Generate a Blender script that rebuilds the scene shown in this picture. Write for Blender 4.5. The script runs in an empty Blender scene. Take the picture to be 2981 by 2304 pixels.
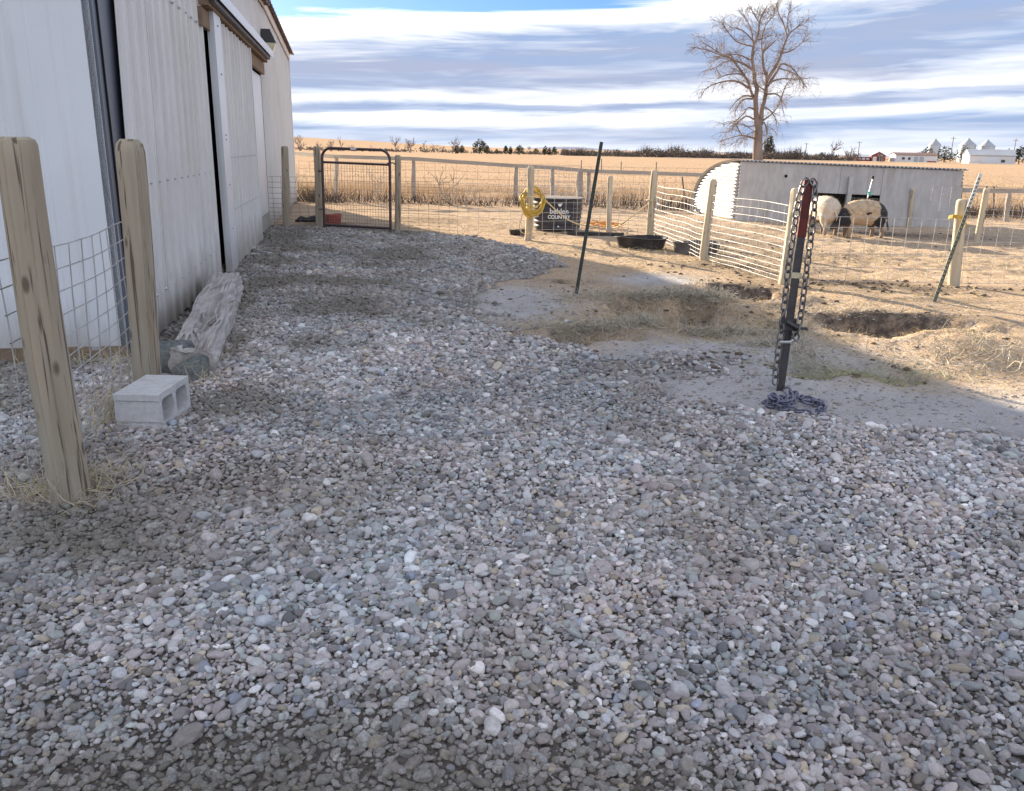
import bpy, bmesh, math, random
import numpy as np
from mathutils import Vector, Matrix, noise as mnoise

random.seed(7)
rng = np.random.default_rng(7)
SC = bpy.context.scene
COL = SC.collection

# ------------------------------------------------------------------ camera
CAM_H = 1.45
FPX = 2420.0                                  # focal length in photo pixels (2981 wide)
PITCH = math.atan(716.0 / FPX)
ROLL = math.radians(1.1)
cF = Vector((0, math.cos(PITCH), -math.sin(PITCH)))
cU0 = Vector((0, math.sin(PITCH), math.cos(PITCH)))
cR0 = Vector((1, 0, 0))
cR = cR0 * math.cos(ROLL) + cU0 * math.sin(ROLL)
cU = cU0 * math.cos(ROLL) - cR0 * math.sin(ROLL)
cam_d = bpy.data.cameras.new('camera')
cam_d.sensor_fit = 'HORIZONTAL'
cam_d.sensor_width = 36.0
cam_d.lens = 36.0 * FPX / 2981.0
cam_d.clip_start = 0.05
cam_d.clip_end = 12000
cam = bpy.data.objects.new('camera', cam_d)
COL.objects.link(cam)
cam.matrix_world = Matrix(((cR.x, cU.x, -cF.x, 0), (cR.y, cU.y, -cF.y, 0), (cR.z, cU.z, -cF.z, CAM_H), (0, 0, 0, 1)))
SC.camera = cam

SC.render.engine = 'CYCLES'
SC.cycles.max_bounces = 5
SC.cycles.diffuse_bounces = 2
SC.cycles.glossy_bounces = 2
SC.cycles.transmission_bounces = 2

# ------------------------------------------------------------------ sun, sky, exposure
SUN_EL = math.radians(15.1)
SUN_D = Vector((-0.53, 0.848, 0)).normalized()           # horizontal direction towards the sun
to_sun = Vector((SUN_D.x * math.cos(SUN_EL), SUN_D.y * math.cos(SUN_EL), math.sin(SUN_EL)))
sun_l = bpy.data.lights.new('sun', 'SUN')
sun_l.energy = 3.0
sun_l.angle = math.radians(0.55)
sun_l.color = (1.0, 0.84, 0.64)
sun = bpy.data.objects.new('sun', sun_l)
COL.objects.link(sun)
sun.location = (-30, 48, 20)
sun.rotation_euler = (-to_sun).to_track_quat('-Z', 'Y').to_euler()

EXPOSURE = 2.68
SC.view_settings.view_transform = 'Standard'
SC.view_settings.look = 'None'
SC.view_settings.exposure = EXPOSURE
SC.view_settings.gamma = 1.0
SC.view_settings.use_curve_mapping = False


class NT:
    """tiny node-tree helper"""
    def __init__(s, tree):
        s.t = tree
        s.t.nodes.clear()

    def n(s, kind, **kw):
        nd = s.t.nodes.new(kind)
        for k, v in kw.items():
            if k == 'ins':
                for i, val in v.items():
                    s.set(nd, i, val)
            else:
                setattr(nd, k, v)
        return nd

    def set(s, nd, i, val):
        sock = nd.inputs[i]
        if isinstance(val, bpy.types.NodeSocket):
            s.t.links.new(val, sock)
        elif isinstance(val, bpy.types.Node):
            s.t.links.new(val.outputs[0], sock)
        else:
            sock.default_value = val

    def math(s, op, a, b=0.0, c=None, clamp=False):
        nd = s.n('ShaderNodeMath', operation=op, use_clamp=clamp)
        s.set(nd, 0, a)
        s.set(nd, 1, b)
        if c is not None:
            s.set(nd, 2, c)
        return nd.outputs[0]

    def mix(s, f, a, b, mode='MIX'):
        nd = s.n('ShaderNodeMix', data_type='RGBA', blend_type=mode)
        s.set(nd, 0, f)
        s.set(nd, 6, a)
        s.set(nd, 7, b)
        return nd.outputs[2]

    def ramp(s, f, stops, interp='LINEAR'):
        nd = s.n('ShaderNodeValToRGB')
        cr = nd.color_ramp
        cr.interpolation = interp
        while len(cr.elements) > 1:
            cr.elements.remove(cr.elements[-1])
        cr.elements[0].position = stops[0][0]
        for i, (p, c) in enumerate(stops):
            e = cr.elements[0] if i == 0 else cr.elements.new(p)
            e.color = (c, c, c, 1) if isinstance(c, (int, float)) else (c[0], c[1], c[2], 1)
        s.set(nd, 0, f)
        return nd.outputs[0]

    def noise(s, vec, scale, detail=3, rough=.55, dist=0.0):
        nd = s.n('ShaderNodeTexNoise', ins={'Scale': scale, 'Detail': detail, 'Roughness': rough, 'Distortion': dist})
        if vec is not None:
            s.set(nd, 'Vector', vec)
        return nd.outputs[0]


def build_world():
    w = bpy.data.worlds.new('World')
    SC.world = w
    w.use_nodes = True
    T = NT(w.node_tree)
    out = T.n('ShaderNodeOutputWorld')
    bg = T.n('ShaderNodeBackground', ins={'Strength': 0.10})
    T.set(out, 0, bg)
    sky = T.n('ShaderNodeTexSky', sky_type='NISHITA')
    sky.sun_disc = False
    sky.sun_elevation = SUN_EL
    sky.sun_rotation = math.atan2(SUN_D.x, SUN_D.y)
    sky.altitude = 900
    sky.air_density = 1.0
    sky.dust_density = 0.6
    sky.ozone_density = 1.5
    tc = T.n('ShaderNodeTexCoord')
    sep = T.n('ShaderNodeSeparateXYZ', ins={0: tc.outputs['Generated']})
    x, y, z = sep.outputs
    zc = T.math('MAXIMUM', z, 0.0)
    den = T.math('MAXIMUM', T.math('ADD', T.math('ADD', y, T.math('MULTIPLY', x, 0.45)), T.math('MULTIPLY', T.math('MULTIPLY', x, x), .9)), 0.12)
    # deck coordinates: the cloud layer seen as a flat sheet overhead
    zz = T.math('ADD', zc, 0.06)
    px = T.math('DIVIDE', x, zz)
    py = T.math('DIVIDE', T.math('ADD', y, T.math('MULTIPLY', x, 0.5)), zz)
    deck = T.n('ShaderNodeCombineXYZ', ins={0: T.math('MULTIPLY', px, 0.22), 1: py, 2: 0.0})
    n_big = T.noise(deck, 0.55, 3, .55, .5)
    # lens-shaped billows and ragged edges low over the horizon
    tilt = T.math('SUBTRACT', z, T.math('MULTIPLY', x, .035))
    ang = T.n('ShaderNodeCombineXYZ', ins={0: T.math('MULTIPLY', x, 2.0), 1: T.math('MULTIPLY', tilt, 20.0), 2: y})
    n_len = T.noise(ang, 1.0, 6, .64, .6)
    zi = T.math('DIVIDE', T.math('ADD', zc, 0.02), den)
    m0 = T.math('MULTIPLY', zi, 5.0)
    thin = T.math('MINIMUM', T.math('MULTIPLY', m0, .9), .55)
    m = T.math('ADD', m0, T.math('MULTIPLY', T.math('SUBTRACT', n_len, .5), thin))
    band = T.ramp(m, [(0.10, .50), (0.16, .22), (0.21, .10), (0.245, .50), (0.285, .56), (0.31, .12), (0.345, .08),
                      (0.375, .55), (0.42, .42), (0.475, .04), (0.64, .0), (0.70, .32), (0.76, .85), (0.93, 1.0)])
    cover = T.ramp(m, [(0.81, 1.0), (0.87, 0.0), (0.97, 0.0), (1.0, 0.55)])
    ang2 = T.n('ShaderNodeCombineXYZ', ins={0: T.math('MULTIPLY', x, 5.0), 1: T.math('MULTIPLY', tilt, 60.0), 2: y})
    n_str = T.noise(ang2, 1.0, 3, .6, .5)
    streak = T.ramp(n_str, [(0.36, 0.0), (0.66, 1.0)])
    w1 = T.math('ADD', band, T.math('MULTIPLY', T.math('SUBTRACT', streak, .55), .30), clamp=True)
    # away from the near horizon the layer breaks up into bright and open patches
    high = T.ramp(m0, [(0.95, 0.0), (1.0, 1.0)])
    patch = T.ramp(n_big, [(0.38, 0.0), (0.58, 1.0)])
    white = T.mix(high, w1, T.ramp(n_big, [(0.4, .15), (0.72, 1.0)]))
    cov = T.mix(high, cover, patch)
    lav = T.mix(T.ramp(n_len, [(.40, 1.0), (.62, 0.0)]), (.74, .84, 1.14, 1), (.60, .82, 1.26, 1))
    wht = (2.6, 2.57, 2.52, 1)
    cl = T.mix(white, lav, T.mix(high, wht, (3.6, 3.6, 3.6, 1)))  # clouds out of view made brighter than those below, to fill the shade
    skyc = T.mix(1.0, sky.outputs[0], (0.105, 0.15, 0.265, 1), 'MULTIPLY')
    colr = T.mix(cov, skyc, cl)
    T.set(bg, 0, colr)
    w.cycles.sampling_method = 'MANUAL'
    w.cycles.sample_map_resolution = 512


build_world()

# ------------------------------------------------------------------ pixel helpers (coordinates of a 2184x1688 view)
KD = 2981.0 / 2184.0
CPOS = Vector((0, 0, CAM_H))


def ray(x, y):
    return cF * FPX + cR * (x * KD - 1490.5) - cU * (y * KD - 1152.0)


def gp(x, y, z=0.0):
    d = ray(x, y)
    t = (z - CAM_H) / d.z
    return CPOS + d * t


def PY(x, y, Y):
    d = ray(x, y)
    return CPOS + d * (Y / d.y)


def sst(a, b, x):
    t = np.clip((x - a) / (b - a), 0, 1)
    return t * t * (3 - 2 * t)


def vnoise(x, y, seed=0):
    """value noise, arrays"""
    xi = np.floor(x).astype(np.int64)
    yi = np.floor(y).astype(np.int64)
    fx = x - xi
    fy = y - yi
    fx = fx * fx * (3 - 2 * fx)
    fy = fy * fy * (3 - 2 * fy)

    def hsh(a, b):
        h = (a * 374761393 + b * 668265263 + seed * 982451653) & 0xFFFFFFFF
        h = ((h ^ (h >> 13)) * 1274126177) & 0xFFFFFFFF
        return ((h ^ (h >> 16)) & 0xFFFF) / 65535.0
    a = hsh(xi, yi)
    b = hsh(xi + 1, yi)
    c = hsh(xi, yi + 1)
    d = hsh(xi + 1, yi + 1)
    return (a * (1 - fx) + b * fx) * (1 - fy) + (c * (1 - fx) + d * fx) * fy


def fbm(x, y, s, o=3, seed=0):
    v = 0
    a = .5
    t = 0
    for i in range(o):
        v = v + a * vnoise(x * s, y * s, seed + i * 17)
        t += a
        a *= .5
        s *= 2.03
    return v / t


# ------------------------------------------------------------------ terrain
BARN_C = Vector((-2.66, 5.62, 0))
BARN_T = 0.188
_n = math.hypot(1, BARN_T)
BW = Vector((-BARN_T / _n, 1 / _n, 0))       # along the long wall, away from the camera
BN = Vector((1 / _n, BARN_T / _n, 0))        # out of the long wall
BARN_L = 17.0

PITS = []


def pit(x, y, rx, ry, depth, edge=.55, rot=0.0):
    c = gp(x, y)
    PITS.append((c.x, c.y, rx, ry, depth, edge, rot))


pit(1420, 672, .64, .72, .27, .74, -.15)
pit(1235, 720, .66, .26, .12, .66)
pit(1590, 634, .46, .52, .24, .72)
pit(1885, 702, .74, .52, .19, .62)
pit(1800, 796, .50, .30, .07, .35)
pit(1215, 602, .32, .16, .06, .5)
MOUNDS = []
for (x, y, rx, ry, hh) in [(1560, 775, .95, .55, .07), (1235, 668, .5, .35, .05), (1690, 735, .30, .3, .05), (2060, 745, .55, .5, .10), (1480, 626, .6, .25, .05),
                           (1960, 640, .8, .3, .03), (2100, 690, .5, .3, .05)]:
    c = gp(x, y)
    MOUNDS.append((c.x, c.y, rx, ry, hh))
GRAVEL_PX = [(700, 487), (860, 492), (1010, 506), (1150, 538), (1225, 566), (1120, 590), (1040, 606), (1022, 634), (1040, 672), (1085, 716), (1190, 738),
             (1265, 765), (1330, 812), (1420, 852), (1560, 880), (1720, 897), (1900, 917), (2060, 926), (2184, 930)]
GPOLY = [(gp(x, y).x, gp(x, y).y) for x, y in GRAVEL_PX]
GPOLY += [(6.0, 3.95), (9.0, 3.2), (9.0, -1.0), (-9.0, -1.0), (-9.0, 6.0), (-2.6, 5.7)]
GPOLY += [((BARN_C + BW * s - BN * .1).x, (BARN_C + BW * s).y) for s in (.3, 4, 8, 10.2)]


def in_poly(x, y, poly):
    ins = np.zeros(x.shape, bool)
    n = len(poly)
    for i in range(n):
        x1, y1 = poly[i]
        x2, y2 = poly[(i + 1) % n]
        c = ((y1 > y) != (y2 > y))
        with np.errstate(divide='ignore', invalid='ignore'):
            xs = (x2 - x1) * (y - y1) / (y2 - y1 + 1e-12) + x1
        ins ^= c & (x < xs)
    return ins


def gravel_mask(x, y):
    """about 1 inside the gravel, fading over some 25 cm at a ragged edge"""
    m = np.zeros(x.shape)
    jx = x + (fbm(x, y, 3.1, 3, 5) - .5) * .45
    jy = y + (fbm(x, y, 3.1, 3, 9) - .5) * .45
    for dx, dy in ((0, 0), (.09, 0), (-.09, 0), (0, .1), (0, -.1), (.06, .07), (-.06, -.07), (.06, -.07)):
        m += in_poly(jx + dx, jy + dy, GPOLY)
    return m / 8.0


def ghz(x, y):
    x = np.asarray(x, float)
    y = np.asarray(y, float)
    near = 1 - sst(22, 30, y)
    z = (fbm(x, y, .55, 3, 1) - .5) * .07 * near
    z += (fbm(x, y, 3.0, 4, 2) - .5) * .04 * near
    for (cx, cy, rx, ry, d, e, rot) in PITS:
        c, s = math.cos(rot), math.sin(rot)
        jx = x - cx + (fbm(x, y, 2.6, 4, 21) - .5) * .62
        jy = y - cy + (fbm(x, y, 2.6, 4, 22) - .5) * .50
        u = (jx * c + jy * s) / rx
        v = (-jx * s + jy * c) / ry
        r = np.sqrt(u * u + v * v)
        z -= d * (1 - sst(e, 1.0, r))
        z += d * .16 * np.exp(-((r - 1.12) / .18) ** 2)
    for (cx, cy, rx, ry, hh) in MOUNDS:
        r2 = ((x - cx) / rx) ** 2 + ((y - cy) / ry) ** 2
        z += hh * np.exp(-r2 * 1.4)
    # churned pen soil
    pen = sst(9.8, 10.8, y) * (1 - sst(20, 24, y)) * sst(2.0, 4.0, x)
    z += pen * ((fbm(x, y, 5.0, 3, 31) - .5) * .055 - .07 * sst(5, 10, x))
    # low gravel berms along the yard
    z += .035 * np.exp(-((y - 3.9 - .25 * x) / .5) ** 2) * (1 - sst(1.5, 2.5, np.abs(x)))
    # bank of the weedy strip behind the rail fence, then the field; rising prairie to the left
    z += .10 * np.exp(-((y - 27.5) / 2.0) ** 2)
    far = sst(320, 2200, y)
    z += far * (24 * np.exp(-((x / np.maximum(y, 1) + .36) / .22) ** 2) + 3.0 * np.exp(-((x / np.maximum(y, 1) - .05) / .2) ** 2))
    z += sst(500, 1200, y) * (fbm(x, y, .003, 3, 41) - .5) * 6
    return z


def gz(x, y):
    return float(ghz(np.array([x]), np.array([y]))[0])


def P(x, y, dz=0.0):
    """ground point under a pixel"""
    z = 0.0
    for _ in range(4):
        p = gp(x, y, z)
        z = gz(p.x, p.y)
    p.z = z + dz
    return p


# ------------------------------------------------------------------ mesh builder
class MB:
    def __init__(s):
        s.v = []
        s.f = []

    def add(s, vs, fs):
        o = len(s.v)
        s.v += [tuple(v) for v in vs]
        s.f += [tuple(i + o for i in f) for f in fs]
        return s

    def box(s, c, size, M=None):
        hx, hy, hz = size[0] / 2, size[1] / 2, size[2] / 2
        vs = [Vector((x, y, z)) for x in (-hx, hx) for y in (-hy, hy) for z in (-hz, hz)]
        if M is not None:
            vs = [M @ v for v in vs]
        c = Vector(c)
        return s.add([v + c for v in vs], [(0, 1, 3, 2), (4, 6, 7, 5), (0, 4, 5, 1), (2, 3, 7, 6), (0, 2, 6, 4), (1, 5, 7, 3)])

    def quadbox(s, base, top):
        """box from 4 lower and 4 upper corners (same order, counter-clockwise from above)"""
        return s.add(list(base) + list(top), [(3, 2, 1, 0), (4, 5, 6, 7), (0, 1, 5, 4), (1, 2, 6, 5), (2, 3, 7, 6), (3, 0, 4, 7)])

    def tube(s, pts, r, n=6, caps=True, closed=False):
        pts = [Vector(p) for p in pts]
        m = len(pts)
        rr = r if isinstance(r, (list, tuple)) else [r] * m
        vs = []
        up = None
        for i, p in enumerate(pts):
            if closed:
                t = pts[(i + 1) % m] - pts[i - 1]
            else:
                t = pts[min(i + 1, m - 1)] - pts[max(i - 1, 0)]
            if t.length < 1e-9:
                t = Vector((0, 0, 1))
            t.normalize()
            if up is None:
                a = Vector((0, 0, 1)) if abs(t.z) < .9 else Vector((1, 0, 0))
                up = t.cross(a).normalized()
            else:
                up = (up - t * up.dot(t))
                if up.length < 1e-6:
                    up = t.orthogonal()
                up.normalize()
            b = t.cross(up)
            for k in range(n):
                a = 2 * math.pi * k / n
                vs.append(p + (up * math.cos(a) + b * math.sin(a)) * rr[i])
        fs = []
        for i in range(m if closed else m - 1):
            j = (i + 1) % m
            for k in range(n):
                fs.append((i * n + k, i * n + (k + 1) % n, j * n + (k + 1) % n, j * n + k))
        if caps and not closed:
            fs.append(tuple(range(n - 1, -1, -1)))
            fs.append(tuple((m - 1) * n + k for k in range(n)))
        return s.add(vs, fs)

    def lathe(s, prof, n=24, c=(0, 0, 0), sx=1.0, sy=1.0, a0=0):
        vs = []
        for (r, z) in prof:
            for k in range(n):
                a = 2 * math.pi * k / n + a0
                vs.append((c[0] + r * math.cos(a) * sx, c[1] + r * math.sin(a) * sy, c[2] + z))
        fs = []
        for i in range(len(prof) - 1):
            for k in range(n):
                fs.append((i * n + k, i * n + (k + 1) % n, (i + 1) * n + (k + 1) % n, (i + 1) * n + k))
        if prof[0][0] > 1e-4:
            fs.append(tuple(range(n - 1, -1, -1)))
        if prof[-1][0] > 1e-4:
            fs.append(tuple((len(prof) - 1) * n + k for k in range(n)))
        return s.add(vs, fs)

    def build(s, name, m, parent=None, smooth=False, loc=None):
        me = bpy.data.meshes.new(name)
        me.from_pydata(s.v, [], s.f)
        if smooth:
            me.polygons.foreach_set('use_smooth', [True] * len(me.polygons))
            if smooth != 'all':
                try:
                    me.set_sharp_from_angle(angle=math.radians(38))
                except Exception:
                    pass
        me.update()
        return link(name, me, m, parent, loc)


def link(name, me, m, parent=None, loc=None):
    if m is not None:
        me.materials.clear()
        me.materials.append(m)
    o = bpy.data.objects.new(name, me)
    COL.objects.link(o)
    if parent is not None:
        o.parent = parent
    if loc is not None:
        o.location = loc
    return o


def tag(o, label=None, cat=None, group=None, kind=None):
    if label:
        o['label'] = label
    if cat:
        o['category'] = cat
    if group:
        o['group'] = group
    if kind:
        o['kind'] = kind
    return o


def empty(name, loc=(0, 0, 0), rz=0.0):
    o = bpy.data.objects.new(name, None)
    o.empty_display_size = .2
    COL.objects.link(o)
    o.location = loc
    o.rotation_euler = (0, 0, rz)
    return o


# ------------------------------------------------------------------ materials
def mk(name, c1, c2=None, scale=6.0, rough=.8, metal=0.0, bump=0.0, bscale=60.0, stretch=(1, 1, 1), c3=None, s3=1.5, t3=(.5, .7), spec=.15, detail=3):
    m = bpy.data.materials.new(name)
    m.use_nodes = True
    T = NT(m.node_tree)
    out = T.n('ShaderNodeOutputMaterial')
    b = T.n('ShaderNodeBsdfPrincipled')
    T.set(out, 0, b)
    b.inputs['Roughness'].default_value = rough
    b.inputs['Metallic'].default_value = metal
    b.inputs['Specular IOR Level'].default_value = spec
    tc = T.n('ShaderNodeTexCoord')
    mp = T.n('ShaderNodeMapping', ins={0: tc.outputs['Object'], 3: stretch})
    col = (*c1, 1)
    if c2 is not None:
        f = T.noise(mp, scale, detail, .6, .2)
        f = T.ramp(f, [(.34, 0.0), (.66, 1.0)])
        col = T.mix(f, (*c1, 1), (*c2, 1))
    if c3 is not None:
        f3 = T.noise(mp, s3, 5, .65, .3)
        col = T.mix(T.ramp(f3, [(t3[0], 0.0), (t3[1], 1.0)]), col, (*c3, 1))
    T.set(b, 'Base Color', col)
    if bump:
        h = T.noise(mp, bscale, 3, .6)
        T.set(b, 'Normal', T.n('ShaderNodeBump', ins={'Strength': bump, 'Distance': .01, 'Height': h}))
    return m


def add_grime(m, c=(.27, .235, .19), z0=.04, z1=.75, k=.75):
    """mud splash and dust streaks rising from the foot of a sheet"""
    t = m.node_tree
    b = next(n for n in t.nodes if n.type == 'BSDF_PRINCIPLED')
    src = b.inputs['Base Color'].links[0].from_socket
    T = NT.__new__(NT)
    T.t = t
    tc = T.n('ShaderNodeTexCoord')
    sp = T.n('ShaderNodeSeparateXYZ', ins={0: tc.outputs['Object']})
    mp = T.n('ShaderNodeMapping', ins={0: tc.outputs['Object'], 3: (7, 7, 1.6)})
    n = T.noise(mp, 1.0, 4, .7, .3)
    h = T.math('SUBTRACT', sp.outputs[2], T.math('MULTIPLY', n, z1))
    f = T.ramp(T.math('ADD', h, .5), [(.5 + z0 - .36, k), (.5 + z0 + .06, 0.0)])
    mp2 = T.n('ShaderNodeMapping', ins={0: tc.outputs['Object'], 3: (9, 9, .35)})
    st = T.ramp(T.noise(mp2, 1.0, 3, .6), [(.56, 0.0), (.74, .30)])
    c1 = T.mix(st, src, (.40, .36, .31, 1))
    T.set(b, 'Base Color', T.mix(f, c1, (*c, 1)))


def post_streaks(m, dark=(.10, .075, .055)):
    """long drying checks and a few knots"""
    t = m.node_tree
    b = next(n for n in t.nodes if n.type == 'BSDF_PRINCIPLED')
    src = b.inputs['Base Color'].links[0].from_socket
    T = NT.__new__(NT)
    T.t = t
    tc = T.n('ShaderNodeTexCoord')
    mp = T.n('ShaderNodeMapping', ins={0: tc.outputs['Object'], 3: (34, 34, 1.1)})
    a = T.ramp(T.noise(mp, 1.0, 3, .6, .4), [(.600, 0.0), (.64, .85)])
    vo = T.n('ShaderNodeTexVoronoi', ins={'Vector': T.n('ShaderNodeMapping', ins={0: tc.outputs['Object'], 3: (9, 9, 4)}).outputs[0], 'Scale': 1.0})
    k = T.ramp(vo.outputs['Distance'], [(.09, .8), (.17, 0.0)])
    T.set(b, 'Base Color', T.mix(T.math('MAXIMUM', a, k), src, (*dark, 1)))


M = {}
M['beige'] = mk('painted_steel', (.65, .65, .635), (.60, .60, .585), 1.3, .42, 0, .04, 4, c3=(.54, .53, .49), s3=.6, t3=(.55, .8), spec=.5)
M['white'] = mk('white_steel', (.70, .73, .76), (.65, .68, .71), .9, .38, 0, .03, 3, spec=.5)
M['trimdark'] = mk('dark_trim_steel', (.085, .10, .135), (.07, .085, .11), 2, .4, spec=.5)  # stands in for the dark gap beside the barn corner
M['black'] = mk('dark_inside', (.012, .012, .014), None)
M['rust_roof'] = mk('brown_roof_steel', (.14, .085, .07), (.10, .06, .05), 3, .5)
M['galv'] = mk('galvanised', (.55, .56, .57), (.42, .43, .45), 12, .38, .75, .03, 30, spec=.5)
M['wire'] = mk('galvanised_wire', (.50, .50, .50), (.36, .35, .34), 9, .5, .4, spec=.5)
M['wire_rust'] = mk('old_wire', (.30, .25, .21), (.20, .16, .13), 20, .7, .2)
M['post'] = mk('treated_pine', (.42, .355, .265), (.30, .25, .185), 9, .88, 0, .6, 34, (1, 1, .10), (.37, .365, .31), 2.2, (.48, .68))
M['post_pale'] = mk('weathered_pine', (.56, .48, .35), (.45, .385, .28), 8, .85, 0, .3, 30, (1, 1, .12), (.40, .375, .31), 2.2, (.48, .68))
M['rail'] = mk('grey_board', (.40, .36, .31), (.31, .28, .25), 9, .85, 0, .3, 30, (.15, 1, 1))
M['wood'] = mk('rough_lumber', (.27, .20, .14), (.19, .14, .10), 9, .85, 0, .3, 40, (.2, 1, 1))
M['tie'] = mk('rotten_timber', (.52, .49, .47), (.33, .30, .28), 16, .9, 0, .9, 46, (1, .14, 1), (.24, .20, .14), 5.0, (.58, .72))
M['concrete'] = mk('block_concrete', (.60, .595, .59), (.50, .495, .49), 30, .95, 0, .5, 220, c3=(.43, .42, .40), s3=6, t3=(.55, .75))
M['rock'] = mk('dark_rock', (.20, .215, .215), (.11, .12, .125), 5, .9, 0, .8, 20, c3=(.22, .23, .17), s3=4)
M['green_steel'] = mk('green_post_paint', (.035, .05, .04), (.05, .055, .05), 14, .55, .2, .15, 60, c3=(.09, .06, .045), s3=9, t3=(.58, .72), spec=.5)
M['green_steel2'] = mk('worn_green_paint', (.07, .08, .055), (.12, .125, .095), 14, .55, .2, .1, 60, spec=.5)
M['steel_tip'] = mk('bare_post_tip', (.55, .56, .54), (.42, .43, .42), 14, .5, .3)
M['dark_steel'] = mk('dark_steel', (.05, .048, .055), (.075, .065, .06), 20, .5, .5, .2, 60, c3=(.13, .06, .04), s3=12, t3=(.6, .75), spec=.5)
M['red_steel'] = mk('red_post_paint', (.15, .035, .028), (.08, .03, .028), 20, .6, .1, .2, 60)
M['chain'] = mk('worn_chain', (.26, .255, .25), (.12, .11, .105), 18, .45, .8, .1, 60, spec=.5)
M['chain_blue'] = mk('blue_black_chain', (.12, .125, .185), (.20, .20, .25), 18, .45, .6, spec=.5)
M['gate'] = mk('brown_gate_paint', (.075, .045, .045), (.05, .035, .045), 8, .4, .1, spec=.5)
M['tank'] = mk('black_poly', (.05, .05, .062), (.07, .07, .082), 6, .55, 0, .1, 60, c3=(.09, .085, .08), s3=4, t3=(.62, .8))
M['rubber'] = mk('black_rubber', (.035, .033, .036), (.07, .066, .062), 7, .75, 0, .2, 60)
M['rubber_grey'] = mk('dusty_rubber', (.20, .19, .18), (.10, .10, .105), 6, .8, 0, .1, 60)
M['print'] = mk('white_print', (.75, .76, .78), None, rough=.6)
M['rope'] = mk('yellow_rope', (.62, .44, .10), (.52, .35, .06), 30, .6)
M['rope_pale'] = mk('faded_rope', (.62, .53, .33), (.55, .45, .26), 30, .7)
M['orange'] = mk('orange_twine', (.70, .33, .05), (.55, .25, .05), 20, .8)
M['teal'] = mk('teal_ribbon', (.10, .50, .42), None, rough=.7)
M['redplastic'] = mk('red_plastic', (.42, .09, .07), (.34, .08, .07), 6, .5)
M['bluetub'] = mk('blue_tub', (.24, .31, .46), (.2, .26, .4), 6, .6)
M['ply'] = mk('weathered_plywood', (.50, .49, .48), (.41, .40, .395), 9, .95, 0, .25, 30, (1, 1, .35), (.36, .335, .30), 2.5, (.55, .75))
M['corr'] = mk('corrugated_zinc', (.47, .47, .46), (.40, .40, .40), 6, .55, .15, spec=.4)
M['straw'] = mk('straw', (.55, .44, .25), (.40, .32, .18), 40, .85)
M['straw_pale'] = mk('pale_straw', (.62, .55, .38), (.5, .42, .28), 40, .85)
M['bank_straw'] = mk('bank_straw', (.58, .53, .43), (.36, .32, .255), 25, .9)
M['grass'] = mk('dry_grass', (.54, .41, .265), (.43, .315, .20), 3, .9, c3=(.30, .215, .14), s3=.8, t3=(.55, .75))
M['weeds'] = mk('dead_weeds', (.13, .095, .075), (.06, .048, .045), 4, .95)
M['twig'] = mk('pale_twigs', (.50, .43, .34), (.36, .30, .23), 10, .9)
M['soil_dark'] = mk('manure', (.10, .078, .06), (.15, .115, .085), 14, .95, 0, .4, 80)
M['bark'] = mk('cottonwood_bark', (.29, .235, .20), (.18, .145, .125), 2.2, .95, 0, .5, 10, (1, 1, .3))
M['bark_far'] = mk('far_bark', (.26, .215, .19), (.18, .15, .14), 1, .95)
M['cedar'] = mk('cedar_green', (.055, .062, .038), (.085, .075, .045), .9, .9)
M['scrub'] = mk('brown_scrub', (.15, .12, .095), (.10, .085, .072), .5, .95)
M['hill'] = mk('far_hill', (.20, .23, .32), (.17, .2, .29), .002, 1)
M['lampglass'] = mk('lamp_lens', (.58, .54, .38), (.5, .45, .3), 30, .25, spec=.5)
M['bronze'] = mk('bronze_lamp', (.03, .03, .033), None, rough=.45, spec=.5)
M['barn_red'] = mk('barn_red', (.33, .07, .06), (.28, .06, .055), .5, .8)
M['far_white'] = mk('far_white', (.72, .71, .69), (.66, .65, .64), .3, .7)
M['far_grey'] = mk('far_grey_roof', (.42, .44, .47), (.36, .38, .41), .3, .6)
M['far_brown'] = mk('far_brown_roof', (.22, .14, .12), None)
M['far_bin'] = mk('grain_bin_steel', (.50, .55, .58), (.42, .47, .51), .4, .4, .5, spec=.5)
M['glass'] = mk('dark_window', (.03, .035, .045), None, rough=.2, spec=.6)


add_grime(M['beige'])
add_grime(M['white'], k=.6)
post_streaks(M['post'])
post_streaks(M['post_pale'], (.20, .16, .12))


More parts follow.
